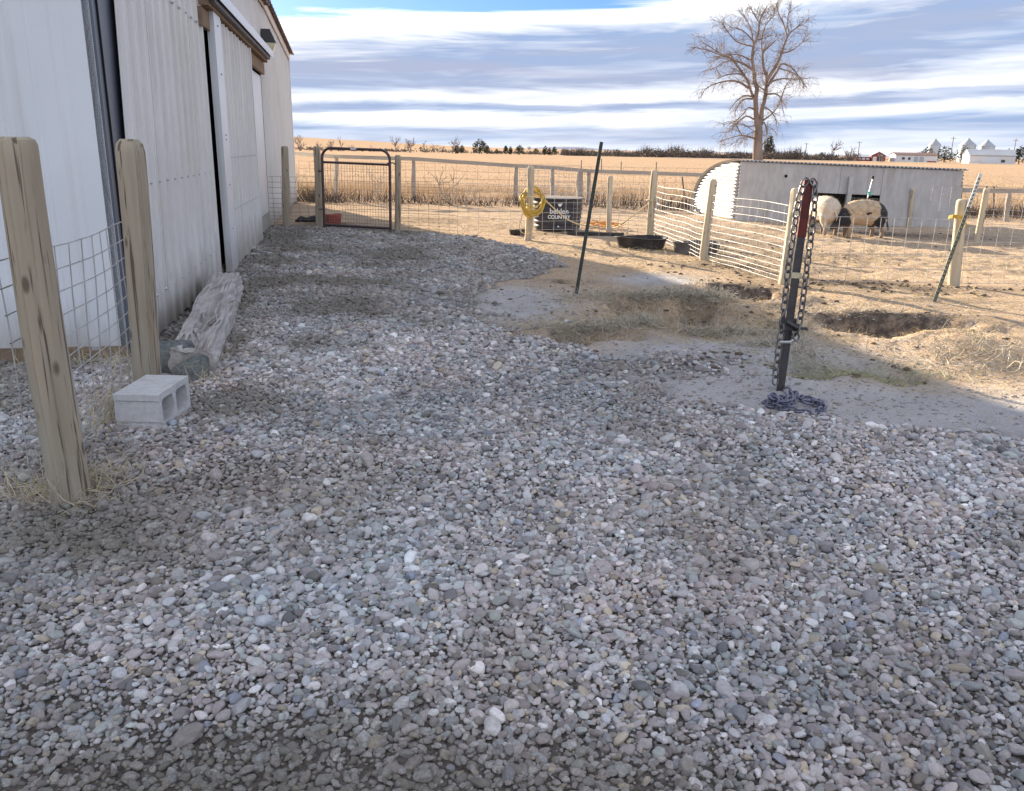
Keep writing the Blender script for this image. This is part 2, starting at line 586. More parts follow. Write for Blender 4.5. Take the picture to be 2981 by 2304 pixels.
def ground_material():
    m = bpy.data.materials.new('ground_soil')
    m.use_nodes = True
    T = NT(m.node_tree)
    out = T.n('ShaderNodeOutputMaterial')
    b = T.n('ShaderNodeBsdfPrincipled')
    T.set(out, 0, b)
    b.inputs['Roughness'].default_value = .95
    b.inputs['Specular IOR Level'].default_value = 0.0
    geo = T.n('ShaderNodeNewGeometry')
    pos = geo.outputs['Position']
    at = T.n('ShaderNodeAttribute', attribute_name='zones')
    sp = T.n('ShaderNodeSeparateColor', ins={0: at.outputs['Color']})
    gravel, straw, field = sp.outputs[0], sp.outputs[1], sp.outputs[2]
    soil_shade = T.n('ShaderNodeAttribute', attribute_name='soil').outputs['Fac']
    n1 = T.noise(pos, 2.2, 5, .62, .2)
    n2 = T.noise(pos, 14.0, 5, .65)
    n3 = T.noise(pos, 70.0, 4, .65)
    # dry trampled dirt
    dirt = T.mix(T.ramp(n1, [(.36, 0.0), (.64, 1.0)]), (.53, .52, .515, 1), (.41, .40, .395, 1))
    dirt = T.mix(T.ramp(n3, [(.46, 0.0), (.74, .7)]), dirt, (.25, .225, .20, 1))
    # gravel fines
    fines = T.mix(T.ramp(n3, [(.35, 0.0), (.65, 1.0)]), (.17, .15, .132, 1), (.075, .065, .057, 1))
    # straw litter
    mp = T.n('ShaderNodeMapping', ins={0: pos, 3: (26, 60, 26)})
    mp2 = T.n('ShaderNodeMapping', ins={0: pos, 2: (0, 0, 1.0), 3: (60, 22, 26)})
    s1 = T.ramp(T.noise(mp, 1.0, 3, .6, .8), [(.45, 0.0), (.62, 1.0)])
    s2 = T.ramp(T.noise(mp2, 1.0, 3, .6, .8), [(.45, 0.0), (.62, 1.0)])
    lit = T.mix(T.math('MAXIMUM', s1, s2), (.31, .225, .155, 1), (.57, .43, .285, 1))
    lit = T.mix(T.ramp(n1, [(.45, 0.0), (.72, .7)]), lit, (.40, .30, .19, 1))
    sf = T.math('MULTIPLY', straw, T.ramp(n2, [(.25, .45), (.55, 1.0)]), clamp=True)
    c = T.mix(sf, dirt, lit)
    c = T.mix(T.math('MULTIPLY', soil_shade, T.ramp(n2, [(.35, .55), (.6, 1.0)])), c, T.mix(n3, (.05, .045, .042, 1), (.12, .10, .088, 1)))  # soil tint, with the pit-wall shade painted in
    c = T.mix(gravel, c, fines)
    # stubble field: rows of tan stubble, broad tonal bands
    mpf = T.n('ShaderNodeMapping', ins={0: pos, 3: (.012, .11, 1)})
    f1 = T.noise(mpf, 1.0, 5, .6, .3)
    mpr = T.n('ShaderNodeMapping', ins={0: pos, 3: (.5, 3.2, 1)})
    f2 = T.noise(mpr, 1.0, 4, .7)
    mpg = T.n('ShaderNodeMapping', ins={0: pos, 3: (5, 9, 1)})
    f3 = T.noise(mpg, 1.0, 4, .7)
    fld = T.mix(T.ramp(f1, [(.35, 0.0), (.65, 1.0)]), (.455, .33, .23, 1), (.385, .275, .19, 1))
    fld = T.mix(T.ramp(f2, [(.40, 0.0), (.75, .7)]), fld, (.56, .42, .265, 1))
    fld = T.mix(T.ramp(f3, [(.42, 0.0), (.75, .55)]), fld, (.27, .18, .105, 1))
    c = T.mix(field, c, fld)
    T.set(b, 'Base Color', c)
    hgt = T.math('ADD', T.math('MULTIPLY', n2, .6), T.math('MULTIPLY', n3, .5))
    T.set(b, 'Normal', T.n('ShaderNodeBump', ins={'Strength': .8, 'Distance': .04, 'Height': hgt}))
    return m


def build_ground():
    xs = list(np.arange(-8.0, 11.0001, .045))
    ys = list(np.arange(-1.0, 22.0001, .045))
    s = .06
    a = xs[-1]
    while a < 6000:
        s *= 1.16
        a += s
        xs.append(a)
    s = .06
    a = xs[0]
    L = []
    while a > -6000:
        s *= 1.16
        a -= s
        L.append(a)
    xs = np.array(L[::-1] + xs)
    s = .06
    a = ys[-1]
    while a < 7000:
        s *= 1.10
        a += s
        ys.append(a)
    s = .06
    a = ys[0]
    L = []
    while a > -400:
        s *= 1.3
        a -= s
        L.append(a)
    ys = np.array(L[::-1] + ys)
    X, Y = np.meshgrid(xs, ys)
    Z = ghz(X, Y)
    nx, ny = len(xs), len(ys)
    co = np.stack([X, Y, Z], -1).reshape(-1, 3)
    me = bpy.data.meshes.new('ground')
    i = np.arange(nx * ny).reshape(ny, nx)
    q = np.stack([i[:-1, :-1], i[:-1, 1:], i[1:, 1:], i[1:, :-1]], -1).reshape(-1, 4)
    me.vertices.add(len(co))
    me.vertices.foreach_set('co', co.astype(np.float32).ravel())
    me.loops.add(q.size)
    me.loops.foreach_set('vertex_index', q.ravel().astype(np.int32))
    me.polygons.add(len(q))
    me.polygons.foreach_set('loop_start', np.arange(0, q.size, 4, dtype=np.int32))
    me.polygons.foreach_set('use_smooth', np.ones(len(q), bool))
    me.update()
    x, y = co[:, 0], co[:, 1]
    near = (np.abs(x) < 13) & (y > -2) & (y < 26)
    g = np.zeros(len(x))
    g[near] = gravel_mask(x[near], y[near])
    g[y <= -1] = 1
    field = np.clip(sst(19.5, 24.5, y + (fbm(x, y, .6, 2, 3) - .5) * 2) + sst(11, 16, x) * sst(6, 10, y) + sst(-8.5, -10.5, x), 0, 1)
    # bare pale dirt pad next to the gravel; litter-covered further out
    pad = np.zeros(len(x))
    for (px_, py_, rx, ry) in [(1100, 650, .55, 1.0), (1560, 775, 1.1, .75), (1500, 825, 1.0, .55), (1850, 875, 1.4, .55), (2150, 905, 1.0, .5), (1400, 600, .5, .5)]:
        c = gp(px_, py_)
        pad = np.maximum(pad, np.exp(-(((x - c.x) / rx) ** 2 + ((y - c.y) / ry) ** 2) * 1.1))
    straw = np.clip(1.0 - 1.5 * pad, 0.03, 1.0)
    soil_and_shade = np.zeros(len(x))  # dark soil; the spots on two far pit walls paint in their shade
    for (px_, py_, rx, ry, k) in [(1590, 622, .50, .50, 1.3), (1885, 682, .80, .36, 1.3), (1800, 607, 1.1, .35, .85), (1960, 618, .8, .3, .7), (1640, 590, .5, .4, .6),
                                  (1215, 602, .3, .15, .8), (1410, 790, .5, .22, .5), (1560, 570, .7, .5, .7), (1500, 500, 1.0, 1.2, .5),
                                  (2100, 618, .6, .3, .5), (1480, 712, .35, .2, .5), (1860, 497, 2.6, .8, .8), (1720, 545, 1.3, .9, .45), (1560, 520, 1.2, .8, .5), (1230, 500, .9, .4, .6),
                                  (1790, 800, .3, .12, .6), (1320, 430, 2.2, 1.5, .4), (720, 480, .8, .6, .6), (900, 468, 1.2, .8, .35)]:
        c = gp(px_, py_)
        soil_and_shade = np.maximum(soil_and_shade, k * np.exp(-(((x - c.x) / rx) ** 2 + ((y - c.y) / ry) ** 2) * 1.3))
    soil_and_shade *= (.55 + .9 * fbm(x, y, 2.6, 3, 77))
    soil_and_shade = np.clip(soil_and_shade * 1.35, 0, 1)
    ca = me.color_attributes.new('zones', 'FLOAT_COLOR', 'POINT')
    ca.data.foreach_set('color', np.stack([g, straw, field, soil_and_shade], -1).astype(np.float32).ravel())
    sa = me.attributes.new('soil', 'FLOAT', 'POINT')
    sa.data.foreach_set('value', soil_and_shade.astype(np.float32))
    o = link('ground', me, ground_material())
    tag(o, 'gravel yard, trampled dirt and tan stubble field', 'ground', kind='structure')
    return o


GROUND = build_ground()


# ------------------------------------------------------------------ gravel
def pebble_mesh(seed):
    r = random.Random(seed)
    bm = bmesh.new()
    bmesh.ops.create_icosphere(bm, subdivisions=3, radius=1.0)
    planes = []
    for _ in range(r.randint(5, 9)):
        d = Vector((r.gauss(0, 1), r.gauss(0, 1), r.gauss(0, 1))).normalized()
        planes.append((d, r.uniform(.60, .88)))
    off = Vector((r.uniform(0, 50), r.uniform(0, 50), r.uniform(0, 50)))
    for v in bm.verts:
        p = v.co.copy()
        for d, k in planes:
            t = p.dot(d)
            if t > k:
                p -= d * (t - k) * .92
        p *= 1 + .13 * mnoise.noise(p * 1.1 + off) + .035 * mnoise.noise(p * 3.5 + off)
        v.co = p
    me = bpy.data.meshes.new('pebble')
    bm.to_mesh(me)
    bm.free()
    me.polygons.foreach_set('use_smooth', [True] * len(me.polygons))
    return me


def pebble_material():
    m = bpy.data.materials.new('river_pebble')
    m.use_nodes = True
    T = NT(m.node_tree)
    out = T.n('ShaderNodeOutputMaterial')
    b = T.n('ShaderNodeBsdfPrincipled')
    T.set(out, 0, b)
    at = T.n('ShaderNodeAttribute', attribute_name='tint', attribute_type='INSTANCER')
    du = T.n('ShaderNodeAttribute', attribute_name='dust', attribute_type='INSTANCER')
    tc = T.n('ShaderNodeTexCoord')
    n1 = T.noise(tc.outputs['Object'], 2.2, 2, .65, .4)
    n2 = T.noise(tc.outputs['Object'], 9.0, 2, .65)
    c = T.mix(T.ramp(n1, [(.35, 0.0), (.7, .55)]), at.outputs['Color'], T.mix(1.0, at.outputs['Color'], (.66, .62, .58, 1), 'MULTIPLY'))
    c = T.mix(T.ramp(n2, [(.5, 0.0), (.72, .4)]), c, T.mix(1.0, c, (1.35, 1.33, 1.3, 1), 'MULTIPLY'))
    c = T.mix(T.math('MULTIPLY', du.outputs['Fac'], T.ramp(n1, [(.3, .6), (.6, 1.0)])), c, (.165, .148, .118, 1))  # mud tint, also carries the painted vignette
    T.set(b, 'Base Color', c)
    b.inputs['Roughness'].default_value = .72
    b.inputs['Specular IOR Level'].default_value = .12
    T.set(b, 'Normal', T.n('ShaderNodeBump', ins={'Strength': .25, 'Distance': .1, 'Height': n2}))
    return m


PALETTE = np.array([(.375, .345, .345), (.40, .395, .40), (.345, .36, .375), (.56, .555, .555), (.42, .37, .30), (.24, .225, .205), (.205, .203, .21),
                    (.375, .395, .385), (.32, .285, .285), (.47, .445, .44), (.26, .28, .33), (.47, .45, .43)])
PWEIGHT = np.array([.20, .14, .10, .07, .05, .06, .06, .08, .13, .09, .02, .0])
PWEIGHT = PWEIGHT / PWEIGHT.sum()


def dust_vignette(x, y):
    """how much mud clings to the stones: churned corners, olive far part"""
    n = fbm(x, y, 1.3, 4, 61)
    d = sst(.50, .70, n) * .38 * (1 - sst(6, 8, y))
    corner = sst(1.0, 0.0, np.hypot((x - 1.35) / .75, (y - 1.75) / .75)) + sst(1.0, 0.0, np.hypot((x + 1.7) / .7, (y - 2.35) / 1.0)) \
        + sst(1.0, 0.0, np.hypot((x - 2.6) / .7, (y - 3.3) / .35)) + .4 * sst(1.0, 0.0, np.hypot((x + .6) / 1.4, (y - 1.6) / .35))
    d = d + np.clip(corner, 0, 1) * (.18 + .6 * sst(.38, .66, n))
    d = d + sst(6.2, 8.2, y - .25 * x) * (.42 + .25 * sst(.3, .65, n))
    d = d + (.6 * sst(2.3, 1.4, y) + sst(-.9, -1.7, x)) * .40 * sst(.40, .62, n)  # near rows: vignette darkening painted in; left side: mud
    d = d + sst(.5, .2, np.abs(x + 2.1)) * sst(.5, .2, np.abs(y - 3.6)) * .5
    return np.clip(d, 0, .95)


def build_gravel():
    protos = [pebble_mesh(100 + i) for i in range(14)]
    mat = pebble_material()
    for me in protos:
        me.materials.append(mat)
    PX, PYy, SZ, LIFT = [], [], [], []
    for (y0, y1, sp) in ((0.75, 3.2, .0170), (3.2, 5.2, .0188), (5.2, 7.5, .0225), (7.5, 10.5, .029), (10.5, 16.2, .040)):
        for layer, (k, frac) in enumerate(((1.0, 1.0), (1.75, .75))):
            s = sp * k
            yy = np.arange(y0, y1, s * .866)
            xl = -4.5 - y0 * .05 if y0 < 7 else -6.5
            xr = 5.2 if y0 < 5 else 3.2
            xx = np.arange(xl, xr, s)
            X, Y = np.meshgrid(xx, yy)
            X = X + (np.arange(len(yy)) % 2)[:, None] * s * .5
            X = (X + rng.uniform(-.46, .46, X.shape) * s).ravel()
            Y = (Y + rng.uniform(-.46, .46, Y.shape) * s).ravel()
            half = np.maximum(.66 * Y + 1.7, 2.4)
            g = gravel_mask(X, Y)
            c = gp(1420, 792)
            spill = .55 * np.exp(-(((X - c.x) / .45) ** 2 + ((Y - c.y) / .2) ** 2))
            spill += .10 * np.exp(-(((X - gp(1150, 690).x) / .5) ** 2 + ((Y - gp(1150, 690).y) / .5) ** 2))
            keep = (np.abs(X) < half) & (rng.random(len(X)) < np.clip(sst(.15, .8, g) + spill, 0, 1)) & (rng.random(len(X)) < frac * (1 - (.12 if layer == 0 else .4) * dust_vignette(X, Y)))
            # the barn's footprint stays free
            rel = (X - BARN_C.x) * BN.x + (Y - BARN_C.y) * BN.y
            al = (X - BARN_C.x) * BW.x + (Y - BARN_C.y) * BW.y
            keep &= ~((rel < .02) & (al > -.02))
            X, Y = X[keep], Y[keep]
            base = s * (.56 if layer == 0 else .40)
            sz = base * np.exp(rng.normal(0, .30, len(X))) * (.78 + .44 * fbm(X, Y, 1.1, 2, 123))
            PX.append(X)
            PYy.append(Y)
            SZ.append(np.clip(sz, .005, .036))
            LIFT.append(np.full(len(X), .10 if layer == 0 else .55))
    X = np.concatenate(PX)
    Y = np.concatenate(PYy)
    S = np.concatenate(SZ)
    LF = np.concatenate(LIFT)
    n = len(X)
    big = rng.random(n) < .02
    S = np.where(big, S * 1.3, S)
    scl = np.stack([S * rng.uniform(1.05, 1.5, n), S * rng.uniform(.8, 1.1, n), S * rng.uniform(.5, .85, n)], -1)
    tilt = rng.normal(0, .33, (n, 2))
    rot = np.stack([tilt[:, 0], tilt[:, 1], rng.uniform(0, 6.283, n)], -1)
    dust_and_vignette = dust_vignette(X, Y)
    # in muddy places the stones sink into the fines
    Z = ghz(X, Y) + S * (LF - .25 * dust_and_vignette) + rng.normal(0, .0042, n)
    ci = rng.choice(len(PALETTE), n, p=PWEIGHT)
    tone = fbm(X, Y, .9, 3, 88)
    tint = PALETTE[ci] * 1.12 * np.exp(np.clip(rng.normal(.06, .22, (n, 1)), -.6, .38)) * (.72 + .56 * tone)[:, None]
    blue = (fbm(X, Y, 2.4, 2, 99) - .5)[:, None]
    tint = tint * (1 + blue * np.array([-.14, .02, .10]))
    pid = rng.integers(0, len(protos), n)
    # projected size decides which ones become single objects
    dep = Y * cF.y + (Z - CAM_H) * cF.z
    rel = np.stack([X, Y, Z - CAM_H], -1)
    u = (rel @ np.array(cR)) / dep * FPX
    v = -(rel @ np.array(cU)) / dep * FPX
    vis = (np.abs(u) < 1440) & (np.abs(v) < 1130) & (LF > .3)
    score = np.where(vis, S / dep, -1)
    top = np.argsort(-score)[:300]
    for i in top:
        o = bpy.data.objects.new('pebble', protos[pid[i]])
        COL.objects.link(o)
        o.parent = GROUND
        o.location = (X[i], Y[i], Z[i])
        o.rotation_euler = rot[i]
        o.scale = scl[i]
        o['tint'] = [float(c) for c in tint[i]]
        o['dust'] = float(dust_and_vignette[i])
    rest = np.ones(n, bool)
    rest[top] = False
    me = bpy.data.meshes.new('gravel')
    nr = int(rest.sum())
    me.vertices.add(nr)
    me.vertices.foreach_set('co', np.stack([X, Y, Z], -1)[rest].astype(np.float32).ravel())
    for nm, ty, arr, key in (('rot', 'FLOAT_VECTOR', rot, 'vector'), ('scl', 'FLOAT_VECTOR', scl, 'vector'), ('tint', 'FLOAT_VECTOR', tint, 'vector'),
                             ('dust', 'FLOAT', dust_and_vignette, 'value'), ('pid', 'INT', pid, 'value')):
        a = me.attributes.new(nm, ty, 'POINT')
        d = arr[rest]
        a.data.foreach_set(key, d.astype(np.int32 if ty == 'INT' else np.float32).ravel())
    o = link('gravel', me, mat, GROUND)
    tag(o, 'loose grey and mauve river gravel covering the yard', kind='stuff')
    pc = bpy.data.collections.new('pebble_shapes')
    for k, pm in enumerate(protos):
        po = bpy.data.objects.new('pebble_shape_%02d' % k, pm)
        pc.objects.link(po)
    ng = bpy.data.node_groups.new('scatter', 'GeometryNodeTree')
    ng.interface.new_socket(name='Geometry', in_out='INPUT', socket_type='NodeSocketGeometry')
    ng.interface.new_socket(name='Geometry', in_out='OUTPUT', socket_type='NodeSocketGeometry')
    N = ng.nodes
    gi = N.new('NodeGroupInput')
    go = N.new('NodeGroupOutput')
    m2p = N.new('GeometryNodeMeshToPoints')
    iop = N.new('GeometryNodeInstanceOnPoints')
    ci_ = N.new('GeometryNodeCollectionInfo')
    ci_.inputs['Collection'].default_value = pc
    ci_.inputs['Separate Children'].default_value = True
    ci_.inputs['Reset Children'].default_value = True

    def attr(name, ty):
        a = N.new('GeometryNodeInputNamedAttribute')
        a.data_type = ty
        a.inputs[0].default_value = name
        return a.outputs[0]
    e2r = N.new('FunctionNodeEulerToRotation')
    Lk = ng.links.new
    Lk(gi.outputs[0], m2p.inputs['Mesh'])
    Lk(m2p.outputs[0], iop.inputs['Points'])
    Lk(ci_.outputs[0], iop.inputs['Instance'])
    iop.inputs['Pick Instance'].default_value = True
    Lk(attr('pid', 'INT'), iop.inputs['Instance Index'])
    Lk(attr('rot', 'FLOAT_VECTOR'), e2r.inputs[0])
    Lk(e2r.outputs[0], iop.inputs['Rotation'])
    Lk(attr('scl', 'FLOAT_VECTOR'), iop.inputs['Scale'])
    Lk(iop.outputs[0], go.inputs[0])
    md = o.modifiers.new('scatter', 'NODES')
    md.node_group = ng
    print('pebbles', n)


build_gravel()
# ==================================================================== OBJECTS


# ------------------------------------------------------------------ barn
def wallp(s, z, off=0.0):
    return BARN_C + BW * s + BN * off + Vector((0, 0, z))


def rib_profile(length, pitch=.28, rib=.05, slope=.022, proud=.024, start=.10, minor=True):
    """list of (s, offset) along a ribbed steel sheet"""
    pts = [(0.0, 0.0)]
    s = start
    while s + rib + slope < length:
        pts += [(s - slope, 0), (s, proud), (s + rib * .6, proud), (s + rib * .6 + slope, 0)]
        if minor and s + pitch * .55 + .03 < length:
            q = s + pitch * .55
            pts += [(q - .012, 0), (q, .005), (q + .016, .005), (q + .028, 0)]
        s += pitch
    pts.append((length, 0.0))
    return pts


def ribbed_sheet(name, parent, s0, s1, z0f, z1f, off, m, fn=wallp, pitch=.28, proud=.024, start=.10, s0_top=None, rib=.05, s1_top=None):
    """one sheet from s0 to s1; z0f, z1f give lower and upper edge at s; s0_top leans the first edge"""
    prof = rib_profile(s1 - s0, pitch, rib, .022, proud, start)
    mb = MB()
    vs = []
    th = .004
    for (s, o) in prof:
        fr = s / (s1 - s0)
        st = s0 + s if s0_top is None else s0_top + (s1_top - s0_top) * fr
        a, b = s0 + s, st
        vs += [fn(a, z0f(a), off + o), fn(b, z1f(b), off + o), fn(b, z1f(b), off + o - th), fn(a, z0f(a), off + o - th)]
    n = len(prof)
    fs = []
    for i in range(n - 1):
        k = i * 4
        for j in range(4):
            fs.append((k + j, k + 4 + j, k + 4 + (j + 1) % 4, k + (j + 1) % 4))
    fs += [(0, 1, 2, 3), ((n - 1) * 4 + 3, (n - 1) * 4 + 2, (n - 1) * 4 + 1, (n - 1) * 4)]
    mb.add(vs, fs)
    return mb.build(name, m, parent)


def screws(parent, rows, fn=wallp, m=None):
    mb = MB()
    for (s, z, off) in rows:
        c = fn(s, z, off)
        d = (fn(s, z, off + 1) - c).normalized()
        mb.tube([c - d * .004, c + d * .006, c + d * .012], [.013, .011, .006], 6)
    return tag(mb.build('screw_row', m or M['galv'], parent), kind='stuff')


def build_barn():
    root = empty('metal_barn', BARN_C)
    tag(root, 'long pale ribbed steel barn with sliding doors beside the gravel', 'barn')
    inv = Matrix.Translation(-BARN_C)

    def fn(s, z, off=0.0):
        return wallp(s, z, off) - BARN_C

    def ff(t, z, off=0.0):                   # front wall: t runs to the left, facing the camera
        return -BN * t - BW * off + Vector((0, 0, z))
    eave = lambda s: 4.05 - .021 * s if s < 11 else 3.95 - (s - 11) * .055
    base = lambda s: .03
    # black core standing in for the unlit interior behind the wall gaps
    core = MB()
    b = [fn(.02, -.3, -.12), fn(BARN_L - .02, -.3, -.12), fn(BARN_L - .02, -.3, -9.9), fn(.02, -.3, -9.9)]
    t = [fn(.02, 3.6, -.12), fn(BARN_L - .02, 3.3, -.12), fn(BARN_L - .02, 3.3, -9.9), fn(.02, 3.6, -9.9)]
    core.quadbox(b[::-1], t[::-1])
    core.build('framing', M['black'], root)
    # section beside the corner: ribbed sheets whose first edge leans
    edges = [.16, 1.11, 2.06, 3.01, 3.93]
    top_e = [.58, 1.42, 2.28, 3.13, 4.0]
    for i in range(4):
        ribbed_sheet('metal_sheet', root, edges[i], edges[i + 1] - .004, base, lambda s: 4.0, .045 + (.003 if i % 2 else 0), M['beige'], fn, .305, .026, .09,
                     s0_top=top_e[i], s1_top=top_e[i + 1] - .004)
    screws(root, [(.45 + .305 * k + .35 * (1 - .3 * k / 10), z, .07) for z in (1.16, 2.62) for k in range(11)] + [(.32 + .31 * k, .34, .07) for k in range(12)], fn)
    # dark wedge painted in for the shaded open gap between corner and first sheet
    w = MB()
    w.add([fn(-.02, 0, .01), fn(.62, 0, .01), fn(.62, 4.0, .01), fn(-.02, 4.0, .01), fn(-.02, 0, -.05), fn(.62, 0, -.05), fn(.62, 4.0, -.05), fn(-.02, 4.0, -.05)],
          [(0, 1, 2, 3), (7, 6, 5, 4), (0, 4, 5, 1), (1, 5, 6, 2), (2, 6, 7, 3), (3, 7, 4, 0)])
    cw = w.build('corner_trim', M['trimdark'], root)  # stands in for the shaded open gap
    MB().tube([fn(.075, .1, .014), fn(.075, 4, .014)], .008, 6).build('trim_seam', M['black'], cw)
    # sliding door: sheets, white edge trims, bottom board
    d = bpy.data.objects.new('sliding_door', None)
    COL.objects.link(d)
    d.parent = root
    de = [4.66, 5.62, 6.58, 7.62]
    for i in range(3):
        ribbed_sheet('metal_sheet', d, de[i], de[i + 1] - .004, lambda s: .02, lambda s: 2.80, .10 + (.003 if i % 2 else 0), M['beige'], fn, .272, .024, .10)
    MB().quadbox([fn(4.16, .0, .06), fn(4.16, .0, .135), fn(4.656, .0, .135), fn(4.656, .0, .06)],
                 [fn(4.16, 2.86, .06), fn(4.16, 2.86, .135), fn(4.656, 2.86, .135), fn(4.656, 2.86, .06)]).build('door_edge', M['white'], d)
    MB().quadbox([fn(7.625, .0, .06), fn(7.625, .0, .128), fn(7.70, .0, .128), fn(7.70, .0, .06)],
                 [fn(7.625, 2.82, .06), fn(7.625, 2.82, .128), fn(7.70, 2.82, .128), fn(7.70, 2.82, .06)]).build('door_edge', M['white'], d)
    screws(d, [(4.4, z, .137) for z in (.5, 1.0, 1.5, 1.55, 2.2, 2.7)] + [(4.8 + .272 * k, z, .13) for z in (1.3, .7) for k in range(10)], fn)
    # recessed white jamb panel right of the door
    MB().quadbox([fn(7.72, .28, -.03), fn(7.72, .28, .012), fn(10.05, .28, .012), fn(10.05, .28, -.03)],
                 [fn(7.72, 2.6, -.03), fn(7.72, 2.6, .012), fn(10.05, 2.6, .012), fn(10.05, 2.6, -.03)]).build('jamb_panel', M['white'], root)
    MB().quadbox([fn(7.72, -.1, -.03), fn(7.72, -.1, .03), fn(10.03, -.1, .03), fn(10.03, -.1, -.03)],
                 [fn(7.72, .27, -.03), fn(7.72, .27, .03), fn(10.03, .27, .03), fn(10.03, .27, -.03)]).build('sill_board', M['rail'], root)
    # latch with a looped chain tail
    la = MB()
    la.box(fn(8.3, 1.12, .018), (.02, .16, .10), Matrix(((BN.x, BW.x, 0), (BN.y, BW.y, 0), (0, 0, 1))))
    lo = la.build('latch', M['galv'], root)
    ring = [fn(8.3 + .07 * math.cos(a), 1.12 + .06 * math.sin(a), .045) for a in [k * 6.283 / 14 for k in range(14)]]
    MB().tube(ring, .009, 6, closed=True).build('latch_ring', M['galv'], lo)
    MB().tube([fn(8.22, 1.08, .045), fn(8.32, .98, .04), fn(8.42, .88, .04), fn(8.38, .80, .035)], .012, 6).build('latch_tail', M['dark_steel'], lo)
    # wall beyond the door, and above it
    s = 10.06
    k = 0
    while s < BARN_L - .1:
        e = min(s + .93, BARN_L)
        ribbed_sheet('metal_sheet', root, s, e - .004, lambda q: .06, eave, .02 + (.003 if k % 2 else 0), M['beige'], fn, .232, .02, .09)
        s = e
        k += 1
    s = .0
    while s < 10.05:
        e = min(s + .93, 10.056)
        ribbed_sheet('metal_sheet', root, s, e - .004, lambda q: 3.02 if q > .6 else 4.003, eave, .015 + (.003 if k % 2 else 0), M['beige'], fn, .232, .02, .09)
        s = e
        k += 1
    MB().quadbox([fn(BARN_L, -.1, -.02), fn(BARN_L, -.1, .06), fn(BARN_L + .03, -.1, .06), fn(BARN_L + .03, -.1, -.02)],
                 [fn(BARN_L, eave(BARN_L), -.02), fn(BARN_L, eave(BARN_L), .06), fn(BARN_L + .03, eave(BARN_L), .06), fn(BARN_L + .03, eave(BARN_L), -.02)]).build('corner_trim', M['white'], root)
    # grade board under the sheets
    MB().quadbox([fn(.1, -.2, -.02), fn(.1, -.2, .02), fn(7.7, -.2, .02), fn(7.7, -.2, -.02)],
                 [fn(.1, .06, -.02), fn(.1, .06, .02), fn(7.7, .06, .02), fn(7.7, .06, -.02)]).build('grade_board', M['rail'], root)
    MB().quadbox([fn(10.05, -.4, -.02), fn(10.05, -.4, .012), fn(BARN_L, -.4, .012), fn(BARN_L, -.4, -.02)],
                 [fn(10.05, .07, -.02), fn(10.05, .07, .012), fn(BARN_L, .07, .012), fn(BARN_L, .07, -.02)]).build('grade_board', M['rail'], root)
    # door track: lumber header, steel track, sloping white cover
    MB().quadbox([fn(3.7, 2.62, .04), fn(3.7, 2.62, .09), fn(10.0, 2.62, .09), fn(10.0, 2.62, .04)],
                 [fn(3.7, 2.80, .04), fn(3.7, 2.80, .09), fn(10.0, 2.80, .09), fn(10.0, 2.80, .04)]).build('header_board', M['wood'], root)
    MB().quadbox([fn(3.75, 2.82, .04), fn(3.75, 2.82, .15), fn(10.02, 2.82, .15), fn(10.02, 2.82, .04)],
                 [fn(3.75, 3.0, .04), fn(3.75, 3.0, .15), fn(10.02, 3.0, .15), fn(10.02, 3.0, .04)]).build('header_board', M['wood'], root)
    MB().quadbox([fn(3.78, 2.86, .155), fn(3.78, 2.86, .21), fn(9.9, 2.86, .21), fn(9.9, 2.86, .155)],
                 [fn(3.78, 2.93, .155), fn(3.78, 2.93, .21), fn(9.9, 2.93, .21), fn(9.9, 2.93, .155)]).build('door_track', M['dark_steel'], root)
    cv = MB()
    pr = [(.03, 3.10), (.24, 3.02), (.245, 2.90), (.238, 2.90), (.233, 3.012), (.03, 3.09)]
    cv.add([fn(3.6, z, o) for o, z in pr] + [fn(10.25, z, o) for o, z in pr],
           [(i, (i + 1) % 6, 6 + (i + 1) % 6, 6 + i) for i in range(6)] + [(5, 4, 3, 2, 1, 0), (6, 7, 8, 9, 10, 11)])
    cv.build('track_cover', M['white'], root)
    # roof: two slopes of corrugated steel with a wavy eave edge
    for side in (0, 1):
        rf = MB()
        n = 220
        vs = []
        for i in range(n + 1):
            q = -.3 + (BARN_L + .6) * i / n
            wv = .014 * math.sin(i * math.pi * .5 * 1.0 + math.pi / 4) * 1.4
            ez = eave(max(0, min(q, BARN_L)))
            o_e, o_r = (.16, -5.0) if side == 0 else (-10.16, -5.0)
            vs += [fn(q, ez + .05 + wv, o_e), fn(q, ez + .95 + wv, o_r), fn(q, ez + .935 + wv, o_r), fn(q, ez + .03 + wv, o_e)]
        fs = []
        for i in range(n):
            for j in range(4):
                fs.append((i * 4 + j, i * 4 + 4 + j, i * 4 + 4 + (j + 1) % 4, i * 4 + (j + 1) % 4))
        fs += [(3, 2, 1, 0), (n * 4, n * 4 + 1, n * 4 + 2, n * 4 + 3)]
        rf.add(vs, fs)
        rf.build('roof', M['rust_roof'], root)
    MB().quadbox([fn(0, eave(0) - .12, .05), fn(0, eave(0) - .12, .075), fn(11, eave(11) - .12, .075), fn(11, eave(11) - .12, .05)],
                 [fn(0, eave(0) + .025, .05), fn(0, eave(0) + .025, .075), fn(11, eave(11) + .025, .075), fn(11, eave(11) + .025, .05)]).build('eave_trim', M['far_white'], root)
    MB().quadbox([fn(11, eave(11) - .12, .05), fn(11, eave(11) - .12, .075), fn(BARN_L, eave(BARN_L) - .12, .075), fn(BARN_L, eave(BARN_L) - .12, .05)],
                 [fn(11, eave(11) + .025, .05), fn(11, eave(11) + .025, .075), fn(BARN_L, eave(BARN_L) + .025, .075), fn(BARN_L, eave(BARN_L) + .025, .05)]).build('eave_trim', M['far_white'], root)
